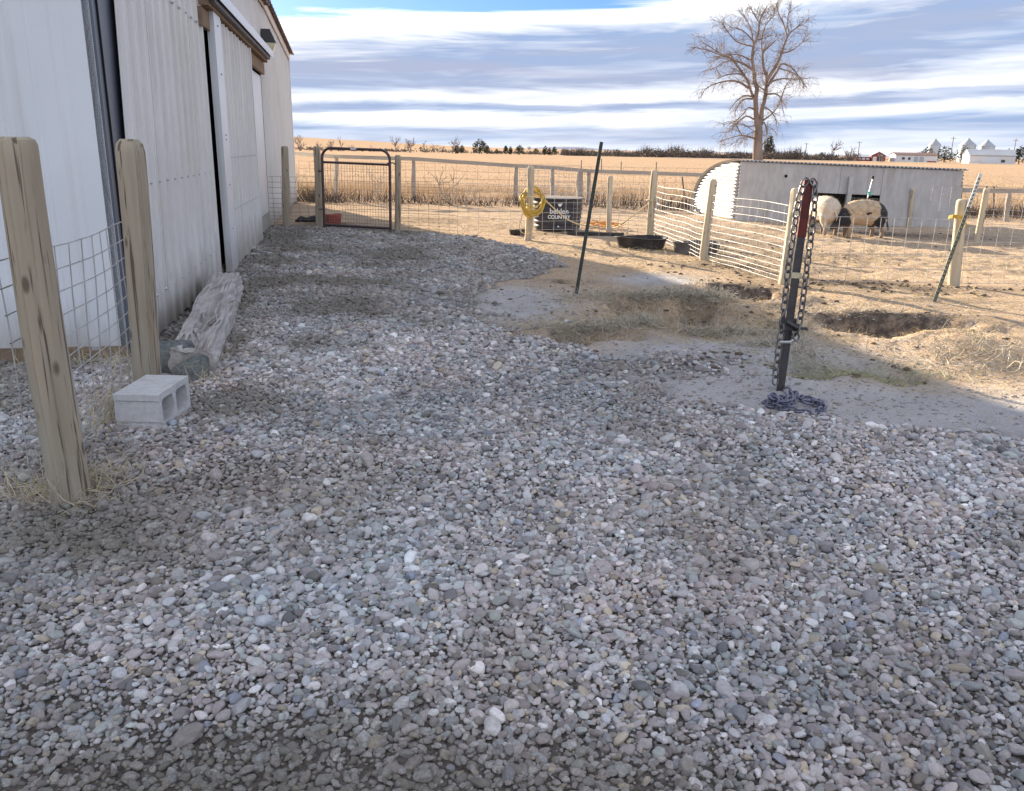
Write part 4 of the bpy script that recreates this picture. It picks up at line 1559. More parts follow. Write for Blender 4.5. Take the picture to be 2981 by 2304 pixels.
# ------------------------------------------------------------------ rotten railway tie
def build_tie():
    a = P(412, 800)
    b = P(487, 632)
    d = b - a
    d.z = 0
    L = d.length
    u = d.normalized()
    v = Vector((-u.y, u.x, 0))                # to the left
    ww, hh = .27, .205
    root = empty('railway_tie', a)
    tag(root, 'grey rotten railway tie with a split hollow top lying along the barn', 'timber')
    nl_, na = 120, 72
    per = []
    # cross-section loop: bottom-right -> right side -> top -> left side -> bottom
    for k in range(na):
        t = k / na
        if t < .2:
            per.append((ww / 2, -.04 + (hh + .04) * t / .2))
        elif t < .7:
            per.append((ww / 2 - ww * (t - .2) / .5, hh))
        elif t < .9:
            per.append((-ww / 2, hh - (hh + .04) * (t - .7) / .2))
        else:
            per.append((-ww / 2 + ww * (t - .9) / .1, -.04))
    vs = []
    for i in range(nl_ + 1):
        s = i / nl_ * L
        f = i / nl_
        for (x, z) in per:
            p = Vector((x, s, z))
            top = max(0, (z - hh * .35) / (hh * .65))
            # long grain ridges and rot
            g = mnoise.noise(Vector((x * 26, s * 2.2, z * 20))) * .022 + mnoise.noise(Vector((x * 70, s * 4, z * 60 + 7))) * .014
            edge = 1 if abs(x) > ww * .42 else .6
            nx = x * (1 - .10 * top * (1 - f)) + g * edge
            nz = z + g * top
            # hollow in the near two thirds
            hol = math.exp(-((f - .42) / .15) ** 2 - ((x + .0) / .062) ** 2)
            gut = math.exp(-((x + .005 * math.sin(s * 6)) / .075) ** 2) * (1 if f < .45 else max(0, 1 - (f - .45) * 8)) * .8
            nz -= top * (.10 * hol + .055 * gut * (.6 + .8 * mnoise.noise(Vector((x * 18, s * 3, 3)))))
            if f < .5:
                nz -= top * .03 * (1 - f / .5)
            sx = nx * (1 + .12 * (mnoise.noise(Vector((s * 1.4, 2, 5)))))
            end = mnoise.noise(Vector((x * 14, z * 14, 9))) * .05 * (1 if i in (0, nl_) else 0)
            vs.append(u * (s + end) - v * sx * -1 * -1 + Vector((0, 0, nz)))
    fs = []
    for i in range(nl_):
        for k in range(na):
            fs.append((i * na + k, i * na + (k + 1) % na, (i + 1) * na + (k + 1) % na, (i + 1) * na + k))
    fs += [tuple(range(na - 1, -1, -1)), tuple(nl_ * na + k for k in range(na))]
    mb = MB()
    mb.add(vs, fs)
    mb.build('timber_body', M['tie'], root, smooth=True)
    # long splinters lying along the hollow
    sp = MB()
    rr = random.Random(4)
    for k in range(26):
        s = rr.uniform(.1, L * .62)
        x = rr.uniform(-.11, .11)
        l = rr.uniform(.12, .4)
        z = hh - .045 + rr.uniform(-.02, .035)
        yaw = rr.uniform(-.2, .2)
        sp.tube([u * s - v * x + Vector((0, 0, z)), u * (s + l / 2) - v * (x + yaw * l / 2) + Vector((0, 0, z + .01)), u * (s + l) - v * (x + yaw * l) + Vector((0, 0, z - .012))],
                [.004, .010, .004], 5)
    tag(sp.build('splinters', M['tie'], root), kind='stuff')
    # dark rocks against the near end
    for k, (px, sz, lab) in enumerate([((374, 790), (.17, .14, .16), 'large dark mossy rock wedged between post and timber end'),
                                       ((412, 806), (.17, .10, .11), 'dark flat rock with dry grass in front of the timber end')]):
        c = P(*px)
        me = pebble_mesh(500 + k)
        me.materials.append(M['rock'])
        o = link('rock', me, None, None, c + Vector((0, 0, sz[2] * .45)))
        o.scale = sz
        o.rotation_euler = (0, 0, k * 1.3)
        tag(o, lab, 'rock', 'rocks at the timber end')


build_tie()


# ------------------------------------------------------------------ pig shed
SHED_O = Vector((5.0, 19.25, 0))


def build_shed():
    root = empty('pig_shed', SHED_O)
    root.location.z = gz(5.0, 19.3) - .02
    tag(root, 'low grey plywood pig shed with curved corrugated roof', 'shed')
    L, H, D = 4.92, 1.30, 2.6
    fall = -.105 / L

    def q(x, y, z):
        return Vector((x, y - .03 * x, z + fall * x))
    # plywood front in sheets round two openings: x ranges
    th = .018

    def sheet(x0, x1, z0, z1, y=0.0, nm='plywood_sheet', m=None):
        mb = MB()
        mb.quadbox([q(x0, y, z0), q(x1, y, z0), q(x1, y + th, z0), q(x0, y + th, z0)], [q(x0, y, z1), q(x1, y, z1), q(x1, y + th, z1), q(x0, y + th, z1)])
        return mb.build(nm, m or M['ply'], root)
    sheet(0, 1.75, -.05, H)
    sheet(1.756, 2.22, .70, H, .004)
    sheet(2.226, 2.84, .70, H, .002)
    sheet(2.40, 2.495, -.05, .694, .0)
    sheet(2.846, 3.15, .70, H, .004)
    sheet(3.156, 4.90, -.05, H, .0)
    # door post between openings, standing proud
    MB().quadbox([q(2.40, -.09, -.05), q(2.49, -.09, -.05), q(2.49, -.005, -.05), q(2.40, -.005, -.05)],
                 [q(2.40, -.09, 1.08), q(2.49, -.09, 1.08), q(2.49, -.005, 1.08), q(2.40, -.005, 1.08)]).build('door_post', M['ply'], root)
    # arched roof: outer and inner skin, waves along x
    nx, na = 220, 14
    rf = MB()
    vs = []
    for layer in (0, 1):
        for i in range(nx + 1):
            x = -.06 + (L + .12) * i / nx
            wv = .022 * math.sin(i * math.pi / 2 + .8)
            for k in range(na + 1):
                a = k / na * math.pi / 2
                y = -.05 + (D + .05) * math.sin(a) - (.45 * 0)
                z = (H + .02) * (math.cos(a) ** .75 if k < na else 0.0) + wv - layer * .006
                vs.append(q(x - (.45 * (1 - x / L) * math.sin(a) if x < L else 0), y, z + .012))
    n1 = (nx + 1) * (na + 1)
    fs = []
    for i in range(nx):
        for k in range(na):
            a = i * (na + 1) + k
            fs.append((a, a + 1, a + na + 2, a + na + 1))
            fs.append((n1 + a + na + 1, n1 + a + na + 2, n1 + a + 1, n1 + a))
    for i in range(nx):
        a = i * (na + 1)
        fs.append((a, a + na + 1, n1 + a + na + 1, n1 + a))
    rf.add(vs, fs)
    rf.build('roof', M['corr'], root, smooth='all')
    # left end: horizontally corrugated sheets following the arch
    nz = 68
    for e, (xf, xb) in enumerate(((.0, -.45), (L, L))):
        em = MB()
        vs = []
        for j in range(nz + 1):
            z = -.04 + (H + .01) * j / nz
            c = max(0.0, min(1.0, z / (H + .02)))
            ang = math.acos(min(1, c ** (1 / .75)))
            yb = D * math.sin(ang) * .995
            wv = .022 * math.sin(j * math.pi / 2 + .8)
            sgn = -1 if e == 0 else 1
            for k in range(9):
                f = k / 8
                y = yb * f
                x = xf + (xb - xf) * (y / D) + sgn * wv
                vs.append(q(x, y + .02, z))
        fs = []
        for j in range(nz):
            for k in range(8):
                a = j * 9 + k
                fs.append((a, a + 1, a + 10, a + 9))
        em.add(vs, fs)
        o = em.build('end_sheet', M['corr'], root, smooth='all')
        so = o.modifiers.new('gauge', 'SOLIDIFY')
        so.thickness = .004
    # dark inside back wall and floor bedding are the roof's own underside; knot hole
    kh = MB().lathe([(.0, 0), (.035, 0), (.035, .004), (0, .004)], 10).build('knot_hole', M['black'], root)
    kh.matrix_local = Matrix.Translation(q(1.02, -.003, 1.03)) @ Matrix.Rotation(math.pi / 2, 4, 'X')
    # wire mesh across the right opening
    mb = MB()
    for x in [2.52 + .085 * k for k in range(8)]:
        mb.tube([q(x, .03, 0), q(x, .03, .62)], .0045, 4)
    for z in (.10, .23, .36, .49, .62):
        mb.tube([q(2.50, .026, z), q(3.15, .026, z)], .0045, 4)
    mb.build('opening_mesh', M['wire'], root)


build_shed()


# ------------------------------------------------------------------ pigs
def pig_mesh(name, spine, legs, extras, vox=.018):
    """spine: (x, z, half width, half height) rings along x; legs and extras: (points, radii) tubes"""
    mb = MB()
    n = 20
    vs = []
    for (x, y, z, w, h) in spine:
        for k in range(n):
            a = 2 * math.pi * k / n
            vs.append((x, y + w * math.cos(a), z + h * math.sin(a)))
    fs = []
    m = len(spine)
    for i in range(m - 1):
        for k in range(n):
            fs.append((i * n + k, (i + 1) * n + k, (i + 1) * n + (k + 1) % n, i * n + (k + 1) % n))
    fs += [tuple(range(n)), tuple((m - 1) * n + k for k in range(n - 1, -1, -1))]
    mb.add(vs, fs)
    for pts, rad in legs + extras:
        mb.tube(pts, rad, 10)
    me = bpy.data.meshes.new(name)
    me.from_pydata(mb.v, [], mb.f)
    bm = bmesh.new()
    bm.from_mesh(me)
    bmesh.ops.recalc_face_normals(bm, faces=bm.faces)
    bm.to_mesh(me)
    bm.free()
    tmp = bpy.data.objects.new('tmp', me)
    COL.objects.link(tmp)
    r = tmp.modifiers.new('r', 'REMESH')
    r.mode = 'VOXEL'
    r.voxel_size = vox
    s = tmp.modifiers.new('s', 'SMOOTH')
    s.factor = .5
    s.iterations = 6
    dg = bpy.context.evaluated_depsgraph_get()
    out = bpy.data.meshes.new_from_object(tmp.evaluated_get(dg))
    bpy.data.objects.remove(tmp)
    out.name = name
    out.polygons.foreach_set('use_smooth', [True] * len(out.polygons))
    return out


def pig_material(name, base, base2, dark, blobs):
    m = bpy.data.materials.new(name)
    m.use_nodes = True
    T = NT(m.node_tree)
    out = T.n('ShaderNodeOutputMaterial')
    b = T.n('ShaderNodeBsdfPrincipled')
    T.set(out, 0, b)
    b.inputs['Roughness'].default_value = .8
    tc = T.n('ShaderNodeTexCoord')
    ob = tc.outputs['Object']
    mp = T.n('ShaderNodeMapping', ins={0: ob, 3: (6, 20, 9)})
    f = T.noise(mp, 2.0, 4, .65, .8)
    c = T.mix(T.ramp(f, [(.35, 0.0), (.65, 1.0)]), (*base, 1), (*base2, 1))
    jn = T.n('ShaderNodeTexNoise', ins={'Vector': ob, 'Scale': 7.0, 'Detail': 3.0})
    jit = T.n('ShaderNodeVectorMath', operation='MULTIPLY_ADD', ins={0: jn.outputs['Color'], 1: (.14, .14, .14), 2: (-.07, -.07, -.07)})
    pj = T.n('ShaderNodeVectorMath', operation='ADD', ins={0: ob, 1: jit.outputs[0]})
    for (ctr, rad) in blobs:
        ds = T.n('ShaderNodeVectorMath', operation='SUBTRACT', ins={0: pj.outputs[0], 1: ctr})
        dv = T.n('ShaderNodeVectorMath', operation='DIVIDE', ins={0: ds.outputs[0], 1: rad})
        ln = T.n('ShaderNodeVectorMath', operation='LENGTH', ins={0: dv.outputs[0]})
        c = T.mix(T.ramp(ln.outputs['Value'], [(.85, 1.0), (1.06, 0.0)]), c, (*dark, 1))
    # mud up the legs and belly
    sp = T.n('ShaderNodeSeparateXYZ', ins={0: pj.outputs[0]})
    mud = T.ramp(sp.outputs[2], [(.10, .75), (.26, 0.0)])
    c = T.mix(mud, c, (.16, .115, .085, 1))
    T.set(b, 'Base Color', c)
    bn = T.noise(mp, 9.0, 3, .7)
    T.set(b, 'Normal', T.n('ShaderNodeBump', ins={'Strength': .6, 'Distance': .02, 'Height': bn}))
    return m


def hair_tufts(parent, pts, m, seed, n=260, l=.05):
    rr = random.Random(seed)
    mb = MB()
    for _ in range(n):
        x, z, w, h, y0 = rr.choice(pts)
        a = rr.uniform(.15, math.pi - .15)
        p = Vector((x + rr.uniform(-.06, .06), y0 + w * math.cos(a), z + h * math.sin(a)))
        nn = Vector((0, math.cos(a), math.sin(a)))
        tip = p + nn * l * rr.uniform(.3, .8) + Vector((rr.uniform(.01, .05), 0, -l * .4))
        s = Vector((.006, .004, 0))
        mb.add([p - s, p + s, tip], [(0, 1, 2)])
    return tag(mb.build('hair', m, parent), kind='stuff')


def build_pigs():
    # side view, head down to the left (local -X)
    c = P(1831, 506)
    root = empty('pig', c, math.radians(8))
    root.scale = (1.02, 1.0, 1.0)
    tag(root, 'spotted pig with tan back and black rump, head lowered to the left', 'pig', 'pigs feeding by the shed')
    spine = [(-.57, 0, .17, .035, .035), (-.545, 0, .18, .055, .055), (-.50, 0, .22, .075, .08), (-.44, 0, .28, .105, .12), (-.37, 0, .36, .135, .165), (-.28, 0, .43, .175, .20),
             (-.16, 0, .455, .205, .22), (0, 0, .455, .225, .235), (.15, 0, .45, .225, .235), (.28, 0, .435, .205, .225), (.38, 0, .415, .17, .19), (.45, 0, .395, .11, .13), (.475, 0, .39, .05, .06)]
    legs = []
    for sx, xs in ((-1, -.27), (1, -.22)):
        legs.append(([(xs, sx * .11, .34), (xs - .01, sx * .115, .2), (xs + .015, sx * .115, .11), (xs - .005, sx * .115, .0)], [.085, .055, .038, .036]))
    for sx, xs in ((-1, .34), (1, .28)):
        legs.append(([(xs, sx * .11, .36), (xs - .03, sx * .12, .24), (xs + .05, sx * .12, .14), (xs + .03, sx * .12, .0)], [.12, .075, .04, .036]))
    ears = [([(-.42, s * .09, .37), (-.47, s * .13, .36), (-.52, s * .13, .29)], [.035, .04, .012]) for s in (-1, 1)]
    me = pig_mesh('body', spine, legs, ears)
    m = pig_material('spotted_pig', (.58, .45, .31), (.42, .31, .20), (.022, .022, .028),
                     [((-.45, 0, .30), (.20, .5, .30)), ((.40, 0, .50), (.20, .5, .20)), ((.27, 0, .27), (.12, .5, .13)), ((.48, 0, .34), (.08, .5, .20)), ((.02, 0, .45), (.07, .5, .03))])
    body = link('body', me, m, root)
    MB().tube([(.47, 0, .42), (.51, 0, .36), (.525, .01, .27), (.55, .01, .19), (.57, .01, .13)], [.018, .014, .014, .022, .006], 8).build('tail', M['rubber'], root, smooth='all')
    hair_tufts(body, [(x, z, w, h, 0) for (x, y, z, w, h) in spine[4:10]], M['straw'], 3, 420, .07)
    eye = [(-.475, s * .085, .275) for s in (-1, 1)]
    for e in eye:
        mb = MB()
        mb.lathe([(0, -.010), (.008, -.006), (.010, 0), (.008, .006), (0, .010)], 8, e)
        mb.build('eye', M['black'], body)
    # seen from behind, cream
    c2 = P(1751, 499)
    r2 = empty('pig', c2, math.radians(-84))
    tag(r2, 'cream pig seen from behind, between chain post and spotted pig', 'pig', 'pigs feeding by the shed')
    sp2 = [(x * .95, y, z * 1.03, w * 1.05, h * 1.02) for (x, y, z, w, h) in spine]
    me2 = pig_mesh('body', sp2, legs, ears)
    m2 = pig_material('cream_pig', (.66, .56, .44), (.52, .42, .32), (.05, .045, .045), [((-.45, 0, .33), (.10, .4, .16))])
    b2 = link('body', me2, m2, r2)
    MB().tube([(.45, 0, .44), (.50, .01, .40), (.51, .03, .34), (.50, .02, .28)], [.02, .016, .012, .006], 8).build('tail', M['straw_pale'], r2, smooth='all')
    hair_tufts(b2, [(x, z, w, h, 0) for (x, y, z, w, h) in sp2[4:10]], M['straw_pale'], 5, 300, .06)


build_pigs()


# ------------------------------------------------------------------ tank, tubs, buckets
def text_mesh(body, size, shear=0.0, bold=0.0):
    cu = bpy.data.curves.new('txt', 'FONT')
    cu.body = body
    cu.size = size
    cu.align_x = 'CENTER'
    cu.offset = bold
    cu.extrude = .001
    cu.shear = shear
    o = bpy.data.objects.new('txt', cu)
    COL.objects.link(o)
    dg = bpy.context.evaluated_depsgraph_get()
    me = bpy.data.meshes.new_from_object(o.evaluated_get(dg))
    bpy.data.objects.remove(o)
    return me


def build_tank():
    c = P(1190, 495) + Vector((0, .38, 0))
    c.z = gz(c.x, c.y)
    root = empty('stock_tank', c)
    tag(root, 'round black stock tank with white lettering behind the wire', 'stock tank')
    R0, R1, H = .42, .475, .60
    prof = [(R0 - .02, 0), (R0, .015)]
    for k in range(6):
        z0 = .03 + k * .085
        r = R0 + (R1 - R0) * z0 / H
        prof += [(r, z0), (r + .012, z0 + .02), (r + .012, z0 + .05), (r + .002, z0 + .07)]
    prof += [(R1, H - .03), (R1 + .025, H - .025), (R1 + .025, H), (R1 - .012, H), (R1 - .03, H - .05), (R0 - .03, .05), (0, .05)]
    MB().lathe(prof, 56).build('wall', M['tank'], root, smooth=True)
    MB().lathe([(R1 + .026, H - .012), (R1 + .03, H - .006), (R1 + .026, H + .002), (R1 + .01, H + .003)], 56).build('rim', M['rubber_grey'], root, smooth=True)
    face = math.atan2(-c.y, -c.x)

    def wrap(me, zc, r, name, off=0.0):
        for v in me.vertices:
            a = face + (v.co.x + off) / r
            rr_ = r + v.co.z + .004
            z = zc + v.co.y
            v.co = Vector((rr_ * math.cos(a), rr_ * math.sin(a), z))
        return link(name, me, M['print'], root)
    wrap(text_mesh('behlen', .135, 0, .002), .325, R0 + .045, 'lettering', .03)
    wrap(text_mesh('COUNTRY', .088, 0, .003), .235, R0 + .040, 'lettering', .03)
    # small bull-head mark above
    mk_ = MB()
    pts = [(-.05, .03), (-.03, .01), (-.015, .02), (.02, .02), (.045, .035), (.03, -.005), (.015, -.035), (-.02, -.03), (-.03, -.005)]
    mk_.add([(x, y, 0) for x, y in pts] + [(x, y, .003) for x, y in pts], [tuple(range(8, -1, -1)), tuple(range(9, 18))] + [(i, (i + 1) % 9, 9 + (i + 1) % 9, 9 + i) for i in range(9)])
    me = bpy.data.meshes.new('emblem')
    me.from_pydata(mk_.v, [], mk_.f)
    wrap(me, .49, R0 + .056, 'emblem', .04)
    pl = MB().lathe([(0, 0), (.018, 0), (.016, .015), (0, .018)], 10)
    po = pl.build('drain_plug', M['print'], root)
    a = face + .05
    po.matrix_local = Matrix.Translation(Vector(((R0 + .012) * math.cos(a), (R0 + .012) * math.sin(a), .09))) @ Matrix.Rotation(a, 4, 'Z') @ Matrix.Rotation(math.pi / 2, 4, 'Y')


build_tank()


def tub(px, ra, rb, h, label, m, name='feed_tub', rz=0.0, flare=1.12, cat='tub'):
    c = P(*px)
    root = empty(name, c, rz)
    tag(root, label, cat)
    r0 = 1 / flare
    prof = [(r0 * .94, 0), (r0, .01), (r0 + (1 - r0) * .9, h * .9), (1.0, h * .92), (1.05, h * .96), (1.04, h), (.97, h), (.93, h * .9), (r0 * .92, .03), (0, .025)]
    mb = MB()
    n = 36
    vs = []
    for (r, z) in prof:
        for k in range(n):
            a = 2 * math.pi * k / n
            w = 1 + .012 * math.sin(3 * a + 1)
            vs.append((r * ra * math.cos(a) * w, r * rb * math.sin(a) * w, z + (.012 * math.sin(2 * a) * (z / h))))
    fs = []
    for i in range(len(prof) - 1):
        for k in range(n):
            fs.append((i * n + k, i * n + (k + 1) % n, (i + 1) * n + (k + 1) % n, (i + 1) * n + k))
    fs.append(tuple(range(n - 1, -1, -1)))
    mb.add(vs, fs)
    mb.build('bowl', m, root, smooth=True)
    return root


tub((1366, 529), .40, .30, .17, 'shallow black rubber feed tub in front of the pen fence', M['rubber'])
tub((1484, 541), .36, .26, .17, 'dusty grey tub inside the pen behind the sagging panel', M['rubber_grey'])
tub((1105, 501), .17, .15, .085, 'small brown rubber pan left of the rope post', M['rubber'], 'feed_pan')
tub((710, 477), .17, .17, .17, 'small red bucket on the ground behind the gate', M['redplastic'], 'bucket', cat='bucket')
tub((1898, 478), .30, .24, .16, 'pale blue tub against the shed plywood', M['bluetub'])
b_ = P(1265, 500)
o = MB().box((0, 0, .03), (1.0, .14, .05)).build('plank', M['rubber'], None, loc=P(1270, 502))
o.rotation_euler = (0, 0, -.06)
tag(o, 'blackened plank on the ground right of the stock tank', 'plank')
c = P(652, 478)  # low dark thing, not identified
o = MB().tube([(-.2, 0, .04), (-.1, .05, .09), (.02, 0, .07), (.15, .04, .1), (.26, .02, .03)], [.02, .06, .05, .07, .02], 7).build('feed_bag', M['rubber'], None, smooth='all', loc=c)
tag(o, 'dark crumpled feed bag on the ground between gate hinge post and barn', 'feed bag')


def build_rope():
    rr = random.Random(8)
    hp = HOSE[1]
    root = empty('rope_coil', hp)
    tag(root, 'coil of yellow rope hung on the pale fence post', 'rope')
    c = PY(1136, 427, hp.y - .10) - hp
    for k in range(9):
        ax, az = .205 + rr.uniform(-.055, .05), .165 + rr.uniform(-.045, .05)
        ph = rr.uniform(-.6, .6)
        pts = []
        dy = rr.uniform(-.04, .03)
        dz = rr.uniform(-.05, .04)
        for i in range(26):
            a = i / 26 * 2 * math.pi
            x = ax * math.cos(a)
            z = az * math.sin(a) * (1.15 if math.sin(a) < 0 else .85)
            # the strands pass behind the post at the top
            y = dy + (.17 if math.sin(a) > .15 else -.02) + .012 * math.sin(3 * a + k)
            pts.append(c + Vector((x * math.cos(ph) - z * math.sin(ph) * .4, y, z + x * .12 * math.sin(ph) + dz)))
        MB().tube(pts, .0115, 6, closed=True).build('rope_loop', M['rope'], root, smooth='all')
    MB().tube([c + Vector((-.085, -.05, .06)), c + Vector((-.03, -.10, .055)), c + Vector((.05, -.10, .05))], .010, 6).build('rope_tie', M['rope_pale'], root)

    def P3(x, y, dy=0.0):
        return PY(x, y, hp.y - .12 + dy) - hp
    hang = [P3(1161, 426), P3(1158, 440), P3(1150, 455), P3(1142, 462), P3(1128, 455), P3(1120, 442)]
    MB().tube(smooth_path(hang), .010, 6).build('rope_loop', M['rope_pale'], root, smooth='all')
    hang2 = [P3(1121, 443), P3(1112, 465), P3(1108, 485), P3(1112, 495), P3(1123, 500), P3(1134, 493), P3(1137, 478), P3(1136, 455), P3(1132, 442)]
    MB().tube(smooth_path(hang2), .009, 6).build('rope_loop', M['rope_pale'], root, smooth='all')
    # tail to the next posts
    g = P(1282, 490)
    a = PY(1163, 427, hp.y - .12)
    t = [a, PY(1185, 448, 14.3), PY(1210, 468, 14.4), PY(1240, 480, 14.6), P(1285, 492, .05), P(1310, 492, .05)]
    b14_ = PY(1391, 428, P14[1].y - .08)
    t += [PY(1330, 476, 15.0), PY(1360, 453, 14.9), b14_]
    r2 = empty('loose_rope', a)
    tag(r2, 'loose pale rope running from the coil to the tied post', 'rope')
    MB().tube([p - a for p in smooth_path(t)], .010, 6).build('rope_run', M['rope_pale'], r2, smooth='all')
    ring = [b14_ + Vector((.085 * math.cos(k / 10 * 6.283), .08 + .085 * math.sin(k / 10 * 6.283), .0)) - a for k in range(10)]
    MB().tube(ring, .011, 6, closed=True).build('rope_wrap', M['rope_pale'], r2, smooth='all')
    MB().tube([b14_ + Vector((.0, -.02, 0)) - a, b14_ + Vector((.02, -.02, -.25)) - a, b14_ + Vector((-.02, -.02, -.75)) - a], .008, 6).build('rope_end', M['rope_pale'], r2, smooth='all')
    hk = [PY(1400, 421 + 4, P14[1].y - .1), PY(1402, 440, P14[1].y - .1), PY(1397, 450, P14[1].y - .1), PY(1393, 444, P14[1].y - .1)]
    MB().tube([p - a for p in hk], .014, 6).build('metal_hook', M['galv'], r2, smooth='all')
    # orange twine heap
    tw = P(1288, 486)
    o = MB()
    for k in range(40):
        p = Vector((rr.gauss(0, .22), rr.gauss(0, .16), .03 + abs(rr.gauss(0, .03))))
        d = Vector((rr.uniform(-1, 1), rr.uniform(-1, 1), rr.uniform(-.2, .3))).normalized() * rr.uniform(.08, .2)
        o.tube([p - d, p + Vector((0, 0, .03)), p + d], .008, 4)
    tag(o.build('orange_twine', M['orange'], None, loc=tw), 'tangle of orange baling twine beside the stock tank', 'twine', kind='stuff')
    # yellow string tie round the right posts
    p = PY(2047, 467, PRT[1].y - .12)
    mb = MB()
    for k in range(4):
        mb.tube([Vector((.085 * math.cos(i / 12 * 6.283), .06 + .085 * math.sin(i / 12 * 6.283), .010 * k + .012 * math.sin(i))) for i in range(12)], .0055, 5, closed=True)
    mb.tube([Vector((.0, -.04, .0)), Vector((.05, -.07, -.05)), Vector((.03, -.06, -.1))], .008, 5)
    tag(mb.build('string_tie', M['rope'], None, loc=p), 'yellow string tying the leaning green post to the wooden post', 'string', kind='stuff')
    # teal ribbon stake by the shed
    sb = P(1832, 486)
    sb2 = PY(1833, 470, 17.2)
    st = PY(1863, 377, 17.2)
    b0 = Vector((sb2.x, 17.2, gz(sb2.x, 17.2)))
    rs = empty('fence_stake', b0)
    tag(rs, 'thin tilted stake with a teal ribbon in front of the shed', 'stake')
    MB().tube([Vector((0, 0, -.1)), st - b0], .014, 6).build('shaft', M['galv'], rs)
    MB().box((st - b0) + Vector((-.015, 0, -.02)), (.045, .04, .06)).build('cap', M['rubber'], rs)
    q = (st - b0) * .72
    rb = MB()
    for k in range(5):
        a_ = k * 1.3
        rb.tube([q, q + Vector((.045 * math.cos(a_), -.02, .035 * math.sin(a_))), q + Vector((.035 * math.cos(a_ + .7), -.03, -.05 + .03 * math.sin(a_)))], .009, 5)
    rb.build('ribbon', M['teal'], rs)


def smooth_path(pts, k=5):
    pts = [Vector(p) for p in pts]
    out = []
    for i in range(len(pts) - 1):
        p0 = pts[max(i - 1, 0)]
        p1, p2 = pts[i], pts[i + 1]
        p3 = pts[min(i + 2, len(pts) - 1)]
        for j in range(k):
            t = j / k
            out.append(.5 * ((2 * p1) + (p2 - p0) * t + (2 * p0 - 5 * p1 + 4 * p2 - p3) * t * t + (3 * p1 - p0 - 3 * p2 + p3) * t ** 3))
    out.append(pts[-1])
    return out


build_rope()


# ------------------------------------------------------------------ litter and grass (stuff)
def strips(name, base, direc, length, width, lift, m, label, cat, bend=.15, parent=None):
    """many thin two-segment blades in one mesh; arrays of base points, directions, lengths, widths"""
    n = len(base)
    d = direc / np.linalg.norm(direc, axis=1, keepdims=True)
    side = np.cross(d, np.array([0, 0, 1.0]))
    sl = np.linalg.norm(side, axis=1, keepdims=True)
    side = np.where(sl > 1e-3, side / np.maximum(sl, 1e-6), np.array([1.0, 0, 0]))
    # turn the flat side randomly
    nr = np.cross(side, d)
    a = rng.uniform(0, math.pi, (n, 1))
    wv = (side * np.cos(a) + nr * np.sin(a)) * width[:, None] * .5
    bv = nr * (rng.normal(0, bend, (n, 1)) * length[:, None])
    p0 = base + lift
    p1 = base + lift + d * length[:, None] * .55 + bv
    p2 = base + lift + d * length[:, None]
    vs = np.stack([p0 - wv, p0 + wv, p1 - wv * .8, p1 + wv * .8, p2 - wv * .15, p2 + wv * .15], 1).reshape(-1, 3)
    k = np.arange(n)[:, None] * 6
    q = np.concatenate([k + np.array([0, 1, 3, 2]), k + np.array([2, 3, 5, 4])], 1).reshape(-1, 4)
    me = bpy.data.meshes.new(name)
    me.vertices.add(len(vs))
    me.vertices.foreach_set('co', vs.astype(np.float32).ravel())
    me.loops.add(q.size)
    me.loops.foreach_set('vertex_index', q.ravel().astype(np.int32))
    me.polygons.add(len(q))
    me.polygons.foreach_set('loop_start', np.arange(0, q.size, 4, dtype=np.int32))
    me.update()
    o = link(name, me, m, parent)
    tag(o, label, cat, kind='stuff')
    return o


def scatter_px(spots, n):
    """n ground points round pixel spots (x, y, rx_m, ry_m, weight)"""
    w = np.array([s[4] for s in spots], float)
    idx = rng.choice(len(spots), n, p=w / w.sum())
    cs = [gp(s[0], s[1]) for s in spots]
    X = np.array([cs[i].x + rng.normal(0, spots[i][2]) for i in idx])
    Y = np.array([cs[i].y + rng.normal(0, spots[i][3]) for i in idx])
    return X, Y


